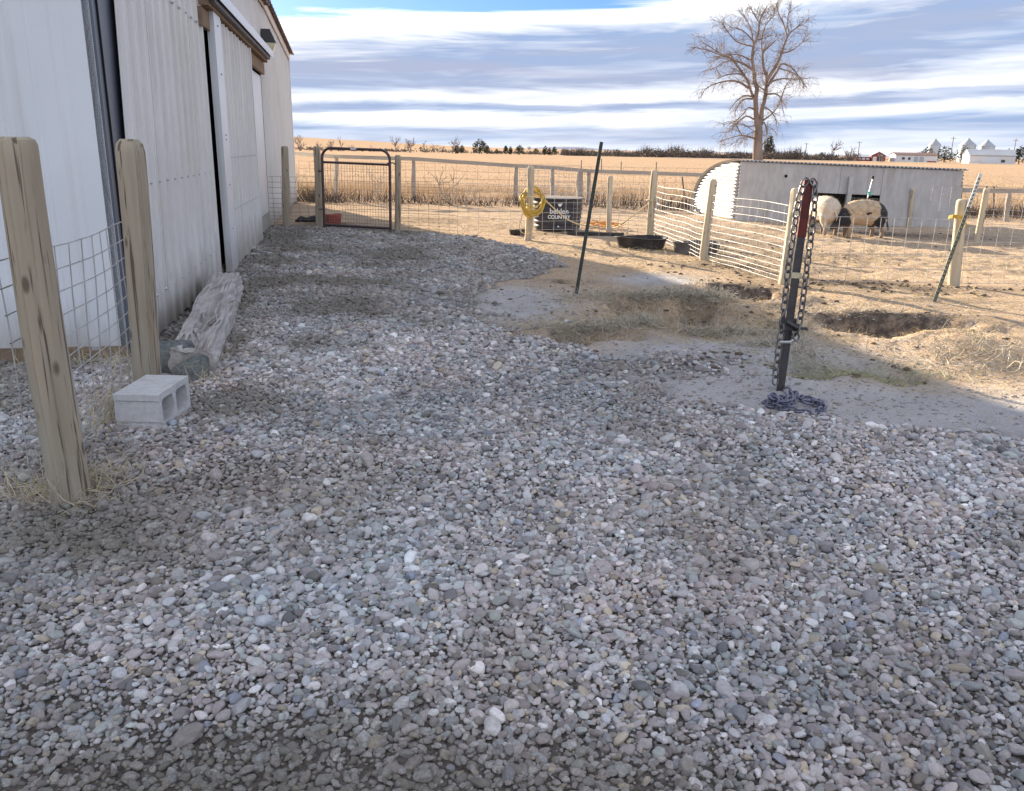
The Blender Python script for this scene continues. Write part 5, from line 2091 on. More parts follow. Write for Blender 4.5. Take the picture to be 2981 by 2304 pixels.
def build_litter():
    # loose straw on dirt and pits
    n = 15000
    X, Y = scatter_px([(1450, 705, .5, .35, 3), (1250, 690, .5, .25, 2), (1400, 650, .6, .2, 2), (1620, 690, .4, .4, 2.0), (1840, 720, .9, .35, 2.5), (1800, 795, .45, .22, 2.2), (2050, 760, .6, .5, 2),
                       (1900, 640, 1.2, .5, 2.5), (1600, 590, 1.2, .8, 2.5), (1300, 540, 1.4, .9, 2.5), (1550, 780, .9, .5, .7), (1850, 880, .9, .4, .5), (2100, 830, .5, .5, 1.0),
                       (1000, 480, 1.6, 1.2, 2), (1750, 560, 1.5, 1.0, 2), (2050, 560, 1.2, 1.0, 1.5)], n)
    k = (gravel_mask(X, Y) < .4) & (Y > 3)
    X, Y = X[k], Y[k]
    n = len(X)
    Z = ghz(X, Y)
    a = rng.uniform(0, 2 * math.pi, n)
    d = np.stack([np.cos(a), np.sin(a), rng.normal(.05, .14, n)], -1)
    far = np.clip(Y / 7, .8, 2)
    strips('straw_litter', np.stack([X, Y, Z], -1), d, rng.uniform(.03, .11, n) * far, rng.uniform(.0022, .0042, n) * far, np.array([0, 0, .004]), M['straw'], 'loose straw strewn over the dirt and pits', 'straw')
    # matted straw standing on the banks
    n = 9000
    X, Y = scatter_px([(1400, 640, .42, .10, 5), (1500, 648, .16, .14, 3), (1310, 650, .14, .14, 2), (1260, 704, .32, .06, 3), (1370, 700, .10, .06, 2), (1560, 716, .25, .05, 1.5), (1650, 745, .15, .05, 1),
                       (1720, 775, .12, .15, 1), (2080, 770, .3, .25, 1.2), (1690, 700, .08, .2, 1), (1780, 672, .5, .04, 1)], n)
    Z = ghz(X, Y)
    a = rng.uniform(0, 2 * math.pi, n)
    d = np.stack([np.cos(a) * .7, np.sin(a) * .4 - .35, rng.uniform(-.05, .5, n)], -1)
    strips('bank_straw', np.stack([X, Y, Z], -1), d, rng.uniform(.05, .18, n), rng.uniform(.003, .0065, n), np.array([0, 0, .002]), M['bank_straw'], 'matted grass and straw on the edges of the dug pits', 'straw', .25)
    # green-tinged hay in the shaded hollow
    n = 900
    X, Y = scatter_px([(1815, 798, .30, .12, 1), (1880, 805, .15, .08, .5)], n)
    Z = ghz(X, Y)
    a = rng.uniform(0, 2 * math.pi, n)
    d = np.stack([np.cos(a), np.sin(a), rng.uniform(0, .4, n)], -1)
    strips('hay', np.stack([X, Y, Z], -1), d, rng.uniform(.04, .14, n), rng.uniform(.003, .005, n), np.array([0, 0, .006]), mk('green_hay', (.33, .36, .22), (.42, .40, .25), 30, .85), 'greenish hay in the shaded hollow right of the chain post', 'hay', .25)
    # single straws lying on the gravel
    n = 160
    X = rng.uniform(-2.6, 3.2, n)
    Y = rng.uniform(1.7, 6.5, n)
    k = gravel_mask(X, Y) > .8
    X, Y = X[k], Y[k]
    n = len(X)
    Z = ghz(X, Y) + .022
    a = rng.uniform(0, 2 * math.pi, n)
    d = np.stack([np.cos(a), np.sin(a), rng.normal(0, .08, n)], -1)
    strips('stray_straw', np.stack([X, Y, Z], -1), d, rng.uniform(.04, .14, n), rng.uniform(.0015, .003, n), np.array([0, 0, .004]), M['straw_pale'], 'single dry straws lying on the gravel', 'straw')
    # weeds and dead grass at the near posts and along the barn skirt
    bx, by = [], []
    for (p, rx, ry, k_) in [(n1b + Vector((-.10, .02, 0)), .10, .05, 240), (n1b + Vector((.09, .10, 0)), .07, .12, 160), (P(275, 860), .10, .16, 380), (P(225, 905), .05, .12, 240),
                            (P(210, 775), .5, .06, 420), (P(60, 768), .5, .05, 160), (P(300, 790), .10, .15, 300), (P(410, 812), .10, .05, 160), (P(345, 770), .05, .1, 120)]:
        bx += list(rng.normal(p.x, rx, k_))
        by += list(rng.normal(p.y, ry, k_))
    X, Y = np.array(bx), np.array(by)
    n = len(X)
    Z = ghz(X, Y)
    a = rng.uniform(0, 2 * math.pi, n)
    d = np.stack([np.cos(a) * .8, np.sin(a) * .8, rng.uniform(.1, 1.1, n)], -1)
    strips('dead_grass', np.stack([X, Y, Z], -1), d, rng.uniform(.04, .19, n), rng.uniform(.0018, .004, n), np.array([0, 0, .006]), M['straw_pale'], 'dead grass round the near posts and barn skirt', 'grass', .3)


build_litter()


def lump_field(name, spots, n, smin, smax, m, label, cat):
    X, Y = scatter_px(spots, n)
    k = gravel_mask(X, Y) < .6
    X, Y = X[k], Y[k]
    Z = ghz(X, Y)
    tpl = bmesh.new()
    bmesh.ops.create_icosphere(tpl, subdivisions=1, radius=1)
    tv = np.array([v.co[:] for v in tpl.verts])
    tf = [[v.index for v in f.verts] for f in tpl.faces]
    tpl.free()
    mb = MB()
    for x, y, z in zip(X, Y, Z):
        s = random.uniform(smin, smax)
        v = tv * (s * np.random.default_rng(int(abs(x * 1e5))).uniform(.65, 1.25, (len(tv), 1)))
        v[:, 0] *= random.uniform(.9, 1.7)
        v[:, 2] *= .6
        mb.add(v + np.array([x, y, z + s * .25]), tf)
    o = mb.build(name, m, None, smooth='all')
    tag(o, label, cat, kind='stuff')


lump_field('manure_clods', [(1430, 640, .8, .4, 1), (1200, 640, .6, .4, .5), (1800, 607, 1.0, .22, 4), (1960, 620, .7, .2, 2), (1600, 650, .45, .35, 2), (1560, 575, .6, .4, 1.5), (1640, 700, .35, .3, 1.2), (1850, 690, .7, .2, 1),
                            (1480, 520, 1.4, .8, 2), (1900, 500, 3, 1.4, 4), (1700, 540, 1.4, 1.0, 2), (1440, 785, .45, .15, 1), (2040, 740, .6, .4, .8), (1840, 800, .3, .15, .8)], 750, .006, .026, M['soil_dark'], 'dark manure and soil clods scattered over the dirt', 'dirt')


lump_field('dirt_crumbs', [(1560, 770, .9, .35, 3), (1500, 830, .8, .25, 2), (1850, 875, 1.0, .25, 3), (1130, 640, .5, .6, 2), (1420, 640, .5, .3, 2), (1280, 690, .5, .2, 1), (1880, 690, .6, .3, 2), (1600, 640, .4, .4, 2),
                           (1700, 740, .4, .3, 1.5), (2080, 800, .5, .4, 1)], 2600, .003, .013, mk('dirt_crumb', (.40, .38, .36), (.24, .22, .20), 20, .95), 'small crumbs of dry dirt on the bare pad', 'dirt')


def build_field_grass():
    # tall dry grass strip behind the back rail fence, dark weeds at its foot
    n = 26000
    X = rng.uniform(-9, 19, n)
    Y = 24.6 + np.abs(rng.normal(0, 4.2, n))
    den = fbm(X, Y, .45, 3, 15)
    k = rng.random(n) < sst(.25, .6, den) + .15
    X, Y = X[k], Y[k]
    n = len(X)
    Z = ghz(X, Y)
    d = np.stack([rng.normal(0, .28, n), rng.normal(0, .28, n), np.ones(n)], -1)
    L = rng.uniform(.10, .32, n) * (.4 + fbm(X, Y, .5, 2, 16))
    strips('tall_dry_grass', np.stack([X, Y, Z], -1), d, L, rng.uniform(.006, .013, n), np.zeros(3), M['grass'], 'tall tan prairie grass behind the rail fence', 'grass', .2)
    n = 13000
    X = rng.uniform(-9, 17, n)
    Y = 23.3 + rng.normal(0, .55, n) - .02 * X
    den = fbm(X, Y, .5, 3, 18)
    k = rng.random(n) < sst(.35, .62, den) + .25
    X, Y = X[k], Y[k]
    n = len(X)
    Z = ghz(X, Y)
    d = np.stack([rng.normal(0, .5, n), rng.normal(0, .4, n), np.ones(n)], -1)
    strips('dark_weeds', np.stack([X, Y, Z], -1), d, rng.uniform(.10, .40, n) * (.4 + fbm(X, Y, .7, 2, 19)), rng.uniform(.01, .022, n), np.zeros(3), M['weeds'], 'dark dead weeds along the foot of the back fence', 'weeds', .25)
    # stubble tufts thinning out across the field
    n = 16000
    Y = 28 + rng.gamma(1.3, 16, n)
    X = rng.uniform(-.55, .95, n) * Y
    Z = ghz(X, Y)
    d = np.stack([rng.normal(0, .5, n), rng.normal(0, .4, n), np.ones(n)], -1)
    strips('field_stubble', np.stack([X, Y, Z], -1), d, rng.uniform(.04, .12, n), rng.uniform(.01, .025, n) * np.clip(Y / 40, .7, 2.5), np.zeros(3), M['grass'], 'short tan stubble standing in the field', 'stubble', .2)


build_field_grass()


def build_brush():
    rr = random.Random(12)

    def branchy(mb, p, d, L, r, lev):
        pts = [p]
        for k in range(4):
            d = (d + Vector((rr.gauss(0, .25), rr.gauss(0, .25), rr.gauss(0, .16)))).normalized()
            pts.append(pts[-1] + d * L / 4)
        mb.tube(pts, [r, r * .85, r * .7, r * .5, r * .25], 5)
        if lev:
            for k in range(rr.randint(2, 4)):
                i = rr.randint(1, 3)
                dd = (d + Vector((rr.uniform(-1, 1), rr.uniform(-1, 1), rr.uniform(-.3, .7)))).normalized()
                branchy(mb, pts[i], dd, L * rr.uniform(.4, .65), r * .55, lev - 1)
    for i, (px, Yk, L, r, cnt, lab) in enumerate([((943, 434), 22.6, .9, .022, 5, 'pale fallen branches right of the gate, behind the wire'),
                                                   ((800, 428), 22.8, .8, .016, 4, 'bundle of pale sticks seen through the gate'),
                                                   ((648, 430), 22.4, .8, .014, 6, 'reddish brush pile between barn corner and gate'),
                                                   ((985, 436), 22.8, .55, .012, 5, 'low tangle of pale twigs left of the rope post')]):
        b = PY(px[0], px[1], Yk)
        b.z = gz(b.x, b.y)
        mb = MB()
        for k in range(cnt):
            branchy(mb, Vector((rr.uniform(-.4, .4), rr.uniform(-.2, .2), .02)), Vector((rr.uniform(-.8, .9), rr.uniform(-.3, .3), rr.uniform(.35, 1))).normalized(), L * rr.uniform(.7, 1.2), r, 1)
        tag(mb.build('brush', M['twig'], None, loc=b), lab, 'brush')
    # pale twiggy weed at the foot of the nearest post
    b = P(140, 1085)
    mb = MB()
    for k in range(7):
        branchy(mb, Vector((rr.uniform(-.06, .06), rr.uniform(-.05, .05), .02)), Vector((rr.uniform(-.8, .9), rr.uniform(-.9, .1), rr.uniform(.15, .8))).normalized(), rr.uniform(.10, .22), .003, 2)
    tag(mb.build('dry_weed', M['twig'], None, loc=b), 'bleached twiggy weed at the foot of the nearest post', 'weed')
    b = P(185, 1050)
    mb = MB()
    for k in range(4):
        branchy(mb, Vector((rr.uniform(-.05, .05), rr.uniform(-.05, .05), .02)), Vector((rr.uniform(.2, 1.0), rr.uniform(-.6, .4), rr.uniform(.1, .7))).normalized(), rr.uniform(.10, .2), .0025, 2)
    tag(mb.build('dry_weed', M['twig'], None, loc=b), 'smaller reddish dry weed right of the nearest post', 'weed')


build_brush()


# ------------------------------------------------------------------ the big bare cottonwood
def build_tree():
    Y0 = 60.0
    rr = random.Random(21)

    def z8(x, y):
        return ((1950 + x / 3.245) / KD, (y / 3.245) / KD)
    scale = Y0 / 2480 / 3.245                   # metres per zoom pixel
    bx, by = z8(830, 1555)
    base = PY(bx, by, Y0)
    gzb = gz(base.x, Y0)
    root = empty('bare_tree', (base.x, Y0, gzb))
    org = Vector((base.x, Y0, gzb))
    tag(root, 'tall leafless cottonwood tree behind the pig shed', 'tree')
    trunk = MB()
    limbs = MB()
    twigs = MB()

    def W3(x, y, dy):
        a, b = z8(x, y)
        return PY(a, b, Y0 + dy) - org
    tr = [Vector((0, 0, -.2)), W3(828, 1555, 0), W3(830, 1430, 0), W3(834, 1290, 0), W3(838, 1190, 0), W3(842, 1130, 0)]
    trunk.tube(smooth_path(tr), [.42 - .008 * i for i in range(26)], 12)
    trunk.build('trunk', M['bark'], root, smooth='all')
    LIMB = [
        ([(822, 1200), (812, 1040), (810, 930), (822, 840), (800, 760), (790, 640), (778, 560), (790, 430), (815, 380), (840, 280), (845, 210), (880, 130), (920, 60)], 27, 3),
        ([(858, 1180), (866, 1040), (890, 960), (905, 860), (915, 740), (885, 640), (875, 520), (895, 480), (950, 430), (1000, 380)], 26, 4),
        ([(912, 760), (960, 690), (1010, 610), (1060, 490), (1090, 400), (1130, 320), (1200, 260), (1262, 200)], 17, 2.5),
        ([(925, 810), (1010, 680), (1060, 605), (1150, 640), (1230, 740), (1290, 830)], 13, 2),
        ([(950, 780), (1000, 758), (1080, 745), (1200, 750), (1330, 740)], 10, 2),
        ([(803, 950), (765, 860), (740, 780), (700, 720), (640, 700), (540, 710), (450, 745)], 13, 2.5),
        ([(745, 835), (660, 780), (560, 765), (440, 790), (340, 840), (290, 920)], 11, 2),
        ([(745, 780), (650, 640), (570, 550), (480, 520), (330, 470), (220, 450)], 11, 2),
        ([(790, 670), (700, 610), (580, 560), (450, 490), (290, 390)], 10, 2),
        ([(770, 570), (650, 520), (540, 520), (350, 550)], 7, 2),
        ([(735, 620), (600, 570), (500, 600), (380, 670)], 7, 2),
        ([(800, 400), (680, 285), (560, 260)], 7, 2),
        ([(790, 440), (640, 400), (540, 290), (500, 210)], 7, 1.5),
        ([(1055, 505), (1150, 480), (1250, 400), (1300, 340)], 7, 1.5),
        ([(876, 525), (868, 400), (900, 250), (980, 150), (990, 70)], 8, 1.5),
        ([(818, 380), (900, 360), (1000, 300)], 6, 1.5),
        ([(1105, 330), (1070, 220), (1020, 110), (1010, 30)], 7, 1.5),
        ([(790, 430), (770, 300), (720, 180), (640, 110)], 7, 1.5),
        ([(845, 215), (790, 130), (750, 60)], 5, 1.5),
        ([(1130, 320), (1110, 200), (1140, 80)], 5, 1.5),
        ([(778, 935), (700, 940), (640, 1010), (610, 1080)], 9, 2),
        ([(772, 912), (690, 910), (600, 990), (560, 1050)], 8, 2),
        ([(798, 1035), (740, 1020), (690, 1080), (610, 1150), (500, 1180)], 8, 2),
        ([(803, 1135), (720, 1100), (640, 1160), (560, 1240), (500, 1252)], 8, 2),
        ([(805, 1185), (740, 1200), (690, 1180), (590, 1170)], 6, 2),
        ([(800, 1310), (690, 1280), (590, 1300), (470, 1340)], 8, 2),
        ([(690, 1290), (650, 1230), (640, 1190)], 5, 1.5),
        ([(800, 1240), (740, 1270), (560, 1380)], 5, 1.5),
        ([(912, 895), (990, 888), (1040, 920), (1060, 1000), (1080, 1090)], 9, 2),
        ([(885, 1135), (960, 1080), (1020, 1010), (1050, 950)], 9, 2),
        ([(898, 1015), (960, 1060), (1000, 1130), (1010, 1180)], 7, 2),
        ([(890, 1155), (912, 1230), (905, 1300)], 7, 2),
        ([(1055, 920), (1090, 820), (1140, 750)], 6, 1.5),
        ([(905, 870), (860, 830), (770, 790)], 7, 2),
        ([(1040, 650), (1180, 700), (1240, 790)], 6, 1.5),
        ([(860, 1400), (905, 1320), (920, 1280)], 5, 1.5)]

    def twig(p, d, L, r, lev, droop):
        pts = [p]
        n = 4
        for k in range(n):
            d = (d + Vector((rr.gauss(0, .17), rr.gauss(0, .17), rr.gauss(0, .13) - droop * .10))).normalized()
            pts.append(pts[-1] + d * L / n)
        twigs.tube(pts, [r, r * .8, r * .62, r * .45, r * .22], 3, caps=False)
        if lev:
            for k in range(rr.randint(2, 4)):
                i = rr.randint(1, 4)
                dd = (d * .9 + Vector((rr.gauss(0, .6), rr.gauss(0, .6), rr.gauss(.1, .45) - droop * .2))).normalized()
                twig(pts[i], dd, L * rr.uniform(.45, .7), max(r * .65, .009), lev - 1, droop)
    for li, (pl, r0, r1) in enumerate(LIMB):
        slope = rr.uniform(-.9, .9)
        x0, y0 = pl[0]
        if li < 2:
            slope = .15 * (1 if li else -1)
        pts = []
        acc = 0
        for i, (x, y) in enumerate(pl):
            if i:
                acc += math.hypot(x - pl[i - 1][0], y - pl[i - 1][1])
            pts.append(W3(x, y, slope * acc * scale * .8))
        sp = smooth_path(pts, 4)
        n = len(sp)
        rad = [(r0 + (r1 - r0) * (i / (n - 1)) ** .8) * scale * (1.0 if li < 2 else 1.15) for i in range(n)]
        limbs.tube(sp, rad, 7 if r0 > 12 else 5, caps=False)
        total = acc * scale
        cnt = int(total / (.17 if pl[-1][1] > pl[0][1] - 60 else .12))
        low = pl[-1][1] > pl[0][1] - 60
        for k in range(cnt):
            f = rr.uniform(.22 if li < 2 else .12, 1.0)
            i = min(int(f * (n - 1)), n - 2)
            t = (sp[i + 1] - sp[i]).normalized()
            dd = (t * .8 + Vector((rr.gauss(0, .6), rr.gauss(0, .6), rr.gauss(.05 if low else .3, .45)))).normalized()
            twig(sp[i], dd, rr.uniform(.4, 1.2), rr.uniform(.011, .018), 2 if rr.random() < .6 else 1, 1.2 if low else .1)
    # sucker shoots along the lower trunk
    for k in range(70):
        p = Vector((rr.uniform(-.38, .38), rr.uniform(-.35, .2), rr.uniform(1.2, 6.0)))
        twig(p, Vector((rr.gauss(0, .8), rr.gauss(0, .5), rr.uniform(-.2, .8))).normalized(), rr.uniform(.3, .8), .009, 1, .6)
    limbs.build('limbs', M['bark'], root, smooth='all')
    tag(twigs.build('crown', M['bark'], root, smooth='all'), kind='stuff')


build_tree()


# ------------------------------------------------------------------ far trees, scrub, buildings
def far(xpx, ypx, Y):
    """photo pixel -> point at depth Y"""
    return PY(xpx / KD, ypx / KD, Y)


def bare_tree(p, H, W_, label, seed, group='bare trees on the skyline'):
    rr = random.Random(seed)
    root = empty('small_bare_tree', p)
    tag(root, label, 'tree', group)
    tr = MB()
    tw = MB()
    r0 = H * .032

    def grow(p, d, L, r, lev, mb):
        pts = [p]
        for k in range(3):
            d = (d + Vector((rr.gauss(0, .16), rr.gauss(0, .16), rr.gauss(.04, .1)))).normalized()
            pts.append(pts[-1] + d * L / 3)
        mb.tube(pts, [r, r * .8, r * .6, r * .35], 3 if lev < 3 else 5, caps=False)
        if lev:
            for k in range(rr.randint(3, 4)):
                dd = (d * .8 + Vector((rr.gauss(0, .62) * W_ / H * 1.6, rr.gauss(0, .6), rr.uniform(.0, .6)))).normalized()
                grow(pts[rr.randint(1, 3)], dd, L * rr.uniform(.5, .75), max(r * .58, .035), lev - 1, tw)
    for k in range(rr.randint(1, 3)):
        grow(Vector((rr.uniform(-.1, .1) * W_, 0, -.1)), Vector((rr.gauss(0, .3), 0, 1)).normalized(), H * .42, r0, 3, tr)
    tr.build('trunk', M['bark_far'], root)
    tag(tw.build('crown', M['bark_far'], root), kind='stuff')
    return root


def leaf_cloud(mb, c, size, n, leaf, rr, cone=0.0):
    for _ in range(n):
        while True:
            v = Vector((rr.uniform(-1, 1), rr.uniform(-1, 1), rr.uniform(-1, 1)))
            if v.length < 1:
                break
        k = 1 - cone * (v.z * .5 + .5)
        p = Vector((c[0] + v.x * size[0] * k, c[1] + v.y * size[1] * k, c[2] + v.z * size[2]))
        a = Vector((rr.gauss(0, 1), rr.gauss(0, 1), rr.gauss(0, 1))).normalized()
        b = a.orthogonal().normalized()
        s = leaf * rr.uniform(.5, 1.3)
        mb.add([p - a * s, p + b * s * .45, p + a * s, p - b * s * .45], [(0, 1, 2, 3)])


def cedar(p, H, W_, label, seed, cone=.75, m=None):
    rr = random.Random(seed)
    root = empty('cedar_tree', p)
    tag(root, label, 'tree', 'cedars on the skyline')
    MB().tube([(0, 0, -.2), (0, 0, H * .8)], [H * .035, H * .01], 6).build('trunk', M['bark_far'], root)
    mb = MB()
    leaf_cloud(mb, (0, 0, H * .52), (W_ / 2 * 1.15, W_ / 2, H * .50), 300, H * .075, rr, cone)
    for k in range(6):
        leaf_cloud(mb, (rr.uniform(-.3, .3) * W_, rr.uniform(-.2, .2) * W_, H * rr.uniform(.2, .7)), (W_ * .2, W_ * .2, H * .14), 40, H * .06, rr)
    tag(mb.build('crown', m or M['cedar'], root), kind='stuff')
    return root


def on_ground(p, dz=-.1):
    return Vector((p.x, p.y, gz(p.x, p.y) + dz))


def build_far():
    px = lambda y: y / 2480.0                 # metres per photo pixel at depth y
    # left skyline: bare trees (x px, height px, width px)
    T1 = [(876, 40, 34, 'bushy bare tree on the skyline right beside the barn corner'), (925, 26, 30, 'low bare tree second from the barn corner'), (962, 32, 30, 'pale bare tree above the gate left end'),
          (1000, 38, 36, 'bare tree on the skyline above the gate middle'), (1036, 24, 30, 'small bare bush above the gate right end'), (1086, 20, 26, 'tiny bare bush right of the gate top'),
          (1150, 42, 24, 'slim twin-stemmed bare tree left of the grey thicket'), (1196, 40, 36, 'bare tree at the left end of the grey thicket'), (1240, 28, 40, 'grey thicket tree, widest and low'), (1262, 26, 34, 'grey thicket tree, right end'),
          (1322, 42, 36, 'tall thin bare trees left of the big cedar'), (2420, 52, 44, 'bare tree rising over the scrub left of the red barn'), (2476, 40, 46, 'broad bare tree left of the red barn'), (2570, 28, 44, 'brown bare tree between red barn and white house'),
          (2330, 30, 26, 'faint thin bare tree right of the tall cottonwood'), (2036, 26, 40, 'low bare tree just left of the tall cottonwood')]
    for i, (x, h, w, lb) in enumerate(T1):
        Y = 240 + (i * 37) % 60
        p = on_ground(far(x, 442, Y))
        bare_tree(p, h * px(Y) * 1.35, w * px(Y) * 1.2, lb, 300 + i)
    C1 = [(1330, 18, 14, 'small cedar, first left of the big cedar'), (1345, 16, 14, 'small cedar touching the big cedar left side'), (1396, 31, 34, 'big dark cedar standing out on the left skyline'), (1418, 18, 16, 'cedar tucked behind the big cedar'),
          (1446, 9, 10, 'tiny cedar bush right of the big cedar'), (1472, 17, 12, 'cedar at the left of a row of four'), (1486, 16, 10, 'narrow cedar, second of the row'), (1512, 20, 22, 'broad cedar, third of the row'), (1560, 13, 16, 'low cedar, alone in a gap'),
          (1587, 18, 14, 'pointed cedar left of the dark leaning post'), (1599, 15, 12, 'smaller cedar beside the pointed one'), (1614, 17, 12, 'cedar nearest the dark leaning post'), (1640, 13, 18, 'reddish cedar behind the leaning post'),
          (2238, 52, 26, 'tall grey-green evergreen behind the cottonwood trunk'), (2752, 36, 46, 'round brown evergreen behind the white house'), (2806, 34, 56, 'brown evergreen below the middle grain bin'), (2910, 26, 12, 'dark narrow evergreen before the white metal building'),
          (2935, 33, 24, 'dark pointed evergreen in front of the white metal building'), (2700, 32, 44, 'dull evergreen below the left grain bin'), (2970, 40, 34, 'dark evergreen at the right picture edge')]
    for i, (x, h, w, lb) in enumerate(C1):
        Y = 250 + (i * 29) % 40
        if x > 2680:
            Y = 285 if x < 2900 else 262
        p = on_ground(far(x, 446, Y))
        cedar(p, (h * 1.2 + 4) * px(Y), w * px(Y) * 1.45, lb, 500 + i, .6)
    # unbroken scrub belt
    rr = random.Random(77)
    mb = MB()
    for k in range(560):
        x = rr.uniform(1640, 2500)
        Y = rr.uniform(255, 275)
        p = on_ground(far(x, 446, Y), 0)
        h = (rr.uniform(12, 24) + 5 * math.sin(x * .02) + 4 * math.sin(x * .071)) * px(Y)
        if x < 1760:
            h *= .65
        leaf_cloud(mb, (p.x, p.y, p.z + h * .5), (rr.uniform(.6, 1.6), 1, h * .55), 14, .42, rr)
        for q in range(4):
            b = p + Vector((rr.uniform(-1, 1), rr.uniform(-1, 1), 0))
            mb.tube([b, b + Vector((rr.gauss(0, .4), 0, h * rr.uniform(.8, 1.5)))], [.05, .015], 3, caps=False)
    tag(mb.build('scrub_belt', M['scrub']), 'long belt of brown scrub along the far field edge', 'scrub', kind='stuff')
    mb = MB()
    for k in range(260):
        x = rr.uniform(860, 1660)
        Y = rr.uniform(270, 330)
        p = on_ground(far(x, 446, Y), 0)
        h = rr.uniform(3, 11) * px(Y) * (1.7 if 1180 < x < 1290 else 1)
        leaf_cloud(mb, (p.x, p.y, p.z + h * .5), (rr.uniform(.5, 1.8), 1, h * .5), 10, .35, rr)
    tag(mb.build('scrub_patches', M['scrub']), 'low scattered brown brush on the left skyline', 'scrub', kind='stuff')

    # ---- buildings (local: x right, y away, base at ground)
    def building(name, label, xl, xr, ybase, Y, hw, rz, depth, rise, wall, roof, ridge='x', overhang=.25):
        a = far(xl, ybase, Y)
        b = far(xr, ybase, Y)
        wd = (b - a).length
        org = on_ground((a + b) / 2)
        r = empty(name, org, rz)
        tag(r, label, 'building', 'farm buildings across the field')
        h = hw * px(Y)
        rs = rise * px(Y)
        x0, x1, y0, y1 = -wd / 2, wd / 2, 0, depth
        mb = MB()
        mb.quadbox([Vector((x0, y0, -.5)), Vector((x1, y0, -.5)), Vector((x1, y1, -.5)), Vector((x0, y1, -.5))], [Vector((x0, y0, h)), Vector((x1, y0, h)), Vector((x1, y1, h)), Vector((x0, y1, h))])
        if ridge == 'x':
            ym = depth / 2
            mb.add([(x0, y0, h), (x0, y1, h), (x0, ym, h + rs), (x1, y0, h), (x1, y1, h), (x1, ym, h + rs)], [(0, 2, 1), (3, 4, 5)])
        else:
            xm = 0
            mb.add([(x0, y0, h), (x1, y0, h), (xm, y0, h + rs), (x0, y1, h), (x1, y1, h), (xm, y1, h + rs)], [(0, 1, 2), (3, 5, 4)])
        mb.build('wall', wall, r)
        o_ = overhang
        t = .12
        if ridge == 'x':
            for (e, s) in ((y0 - o_, -1), (y1 + o_, 1)):
                he = h - rs * o_ / (depth / 2)
                m2 = MB()
                A = [Vector((x0 - o_, e, he)), Vector((x1 + o_, e, he)), Vector((x1 + o_, depth / 2, h + rs)), Vector((x0 - o_, depth / 2, h + rs))]
                if s > 0:
                    A = A[::-1]
                m2.quadbox([q + Vector((0, 0, .02)) for q in A], [q + Vector((0, 0, t)) for q in A])
                m2.build('roof', roof, r)
        else:
            for (e, s) in ((x0 - o_, 1), (x1 + o_, -1)):
                he = h - rs * o_ / (wd / 2)
                A = [Vector((e, y0 - o_, he)), Vector((0, y0 - o_, h + rs)), Vector((0, y1 + o_, h + rs)), Vector((e, y1 + o_, he))]
                if s < 0:
                    A = A[::-1]
                m2 = MB()
                m2.quadbox([q + Vector((0, 0, .02)) for q in A], [q + Vector((0, 0, t)) for q in A])
                m2.build('roof', roof, r)
        return r, wd, h, rs

    def panel(r, x0, x1, z0, z1, m, name, y=-.06):
        MB().box(((x0 + x1) / 2, y, (z0 + z1) / 2), (x1 - x0, .08, z1 - z0)).build(name, m, r)
    # red barn with lean-to
    r, w, h, rs = building('red_barn', 'small red barn with grey roof across the field', 2538, 2576, 461, 270, 17, -.25, 9, 10, M['barn_red'], M['far_grey'], 'y')
    panel(r, -.2, 1.2, 0, 1.6, M['glass'], 'door')
    panel(r, -1.6, -.5, .1, 1.5, M['far_white'], 'door')
    panel(r, -.2, 1.1, 1.7, 2.1, M['far_white'], 'window')
    r, w, h, rs = building('red_shed', 'low red and white lean-to left of the red barn', 2495, 2536, 461, 272, 12, -.25, 8, 6, M['barn_red'], M['far_grey'], 'x')
    for k in range(3):
        panel(r, -1.9 + k * 1.3, -1.0 + k * 1.3, .5, 1.1, M['far_white'], 'window')
    # white house
    r, w, h, rs = building('white_house', 'long white farmhouse with red-brown roof', 2610, 2725, 463, 268, 20, -.15, 7, 6, M['far_white'], M['far_brown'], 'x')
    panel(r, -.6, .5, 0, 1.7, M['far_grey'], 'garage_door')
    panel(r, 1.0, 2.2, 0, 1.7, M['far_grey'], 'garage_door')
    panel(r, -4.2, -3.4, .8, 1.5, M['glass'], 'window')
    panel(r, -2.4, -1.7, .8, 1.5, M['glass'], 'window')
    panel(r, 3.3, 5.9, 0, .5, M['barn_red'], 'wainscot')
    # white metal building
    r, w, h, rs = building('white_shed', 'white metal machine shed at the right edge', 2828, 2948, 468, 255, 24, -.30, 11, 16, M['far_white'], M['far_grey'], 'x')
    panel(r, -3.0, 1.6, 0, 2.0, M['white'], 'sliding_door')
    panel(r, 2.4, 3.4, .6, 1.3, M['glass'], 'window')
    r, w, h, rs = building('small_white_shed', 'small white shed below the cottonwood', 2158, 2184, 442, 290, 12, 0, 4, 3, M['far_white'], M['far_grey'], 'x')
    panel(r, -.4, .4, 0, 1.2, M['far_grey'], 'door')
    r, w, h, rs = building('distant_house', 'tiny white house on the left horizon', 1534, 1546, 437, 900, 6, 0, 5, 3, M['far_white'], M['far_grey'], 'y')
    panel(r, -.6, .6, 0, 1.4, M['glass'], 'door')
    # grain bins
    for i, (x, top, w, lb) in enumerate([(2718, 404, 34, 'grain bin left of the pole, lower half hidden'), (2814, 403, 44, 'middle steel grain bin, largest'), (2870, 407, 42, 'steel grain bin above the white machine shed')]):
        Y = 330
        base = on_ground(far(x, 445, Y))
        t = far(x, top, Y).z - base.z
        r_ = w / 2 * px(Y)
        root = empty('grain_bin', base)
        tag(root, lb, 'grain bin', 'grain bins across the field')
        prof = []
        n = 10
        for k in range(n):
            z = t * .72 * k / n
            prof += [(r_, z), (r_ + .04, z + t * .72 / n * .5)]
        prof.append((r_, t * .72))
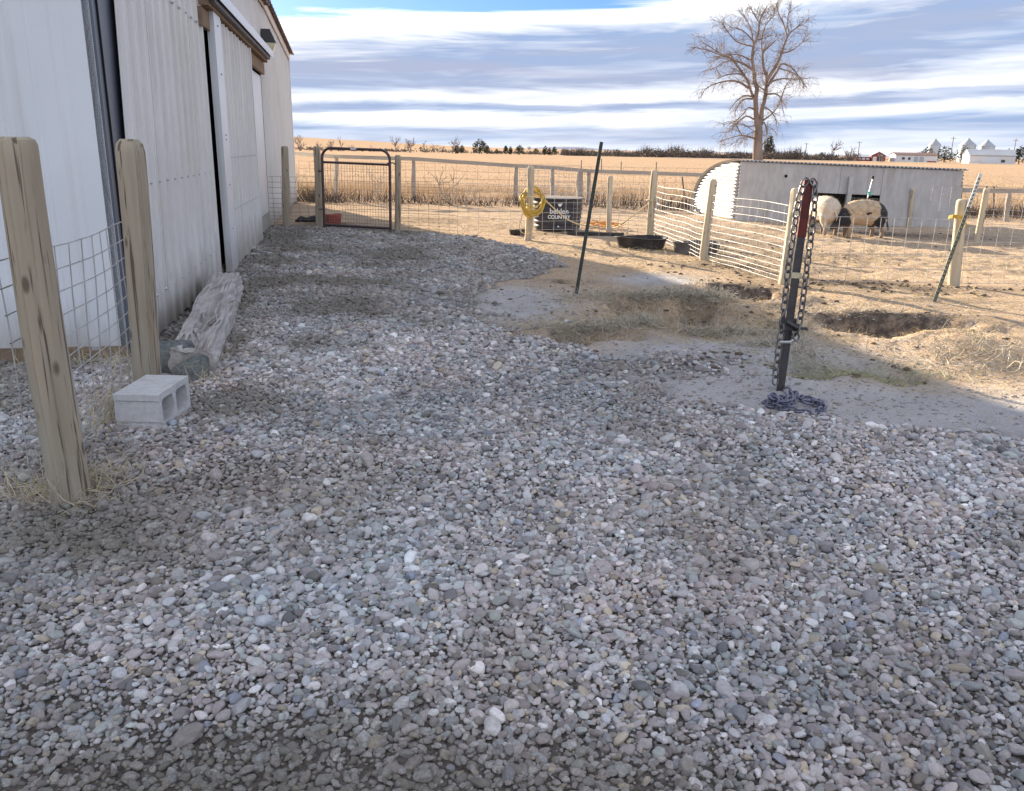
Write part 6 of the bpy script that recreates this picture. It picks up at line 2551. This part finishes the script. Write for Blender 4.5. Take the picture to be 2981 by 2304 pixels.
        MB().lathe([(r_ * 1.0, -.5)] + prof, 24).build('wall', M['far_bin'], root, smooth=True)
        MB().lathe([(r_ * 1.06, t * .715), (r_ * .12, t * .97), (r_ * .12, t), (0, t * 1.01)], 24).build('roof', M['far_grey'], root)
    # utility poles
    for i, (x, y0, y1, lb) in enumerate([(2766, 462, 398, 'tall utility pole between the grain bins'), (2497, 458, 412, 'utility pole left of the red barn'), (2344, 456, 416, 'thin utility pole above the scrub'), (2948, 462, 404, 'utility pole at the right edge')]):
        Y = 290
        b = on_ground(far(x, y0, Y))
        t = far(x, y1, Y).z - b.z
        root = empty('utility_pole', b)
        tag(root, lb, 'utility pole', 'utility poles across the field')
        MB().tube([(0, 0, -.3), (0, 0, t)], [.16, .11], 6).build('pole', M['bark_far'], root)
        MB().box((0, 0, t * .93), (1.8, .12, .12)).build('crossarm', M['bark_far'], root)
    # pale farm track below the buildings
    mb = MB()
    vs = []
    for k in range(41):
        x = 40 + k * 4.0
        z = max(gz(x, 232), gz(x, 240)) + .12
        vs += [(x, 231, z), (x, 238, z)]
    mb.add(vs, [(2 * k, 2 * k + 2, 2 * k + 3, 2 * k + 1) for k in range(40)])
    tag(mb.build('farm_track', mk('pale_gravel', (.62, .57, .49), (.55, .5, .42), .2)), 'pale gravel track in front of the farm buildings', 'road', kind='structure')
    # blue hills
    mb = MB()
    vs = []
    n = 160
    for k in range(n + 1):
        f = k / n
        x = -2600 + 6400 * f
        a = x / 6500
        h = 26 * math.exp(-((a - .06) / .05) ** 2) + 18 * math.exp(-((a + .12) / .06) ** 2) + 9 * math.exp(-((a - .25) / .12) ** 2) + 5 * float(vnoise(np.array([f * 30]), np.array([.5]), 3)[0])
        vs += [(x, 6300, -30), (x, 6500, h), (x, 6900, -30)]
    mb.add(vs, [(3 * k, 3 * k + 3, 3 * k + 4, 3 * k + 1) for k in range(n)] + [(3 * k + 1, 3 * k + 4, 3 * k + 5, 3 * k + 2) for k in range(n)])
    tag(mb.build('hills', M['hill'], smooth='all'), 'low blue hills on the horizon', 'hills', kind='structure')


build_far()
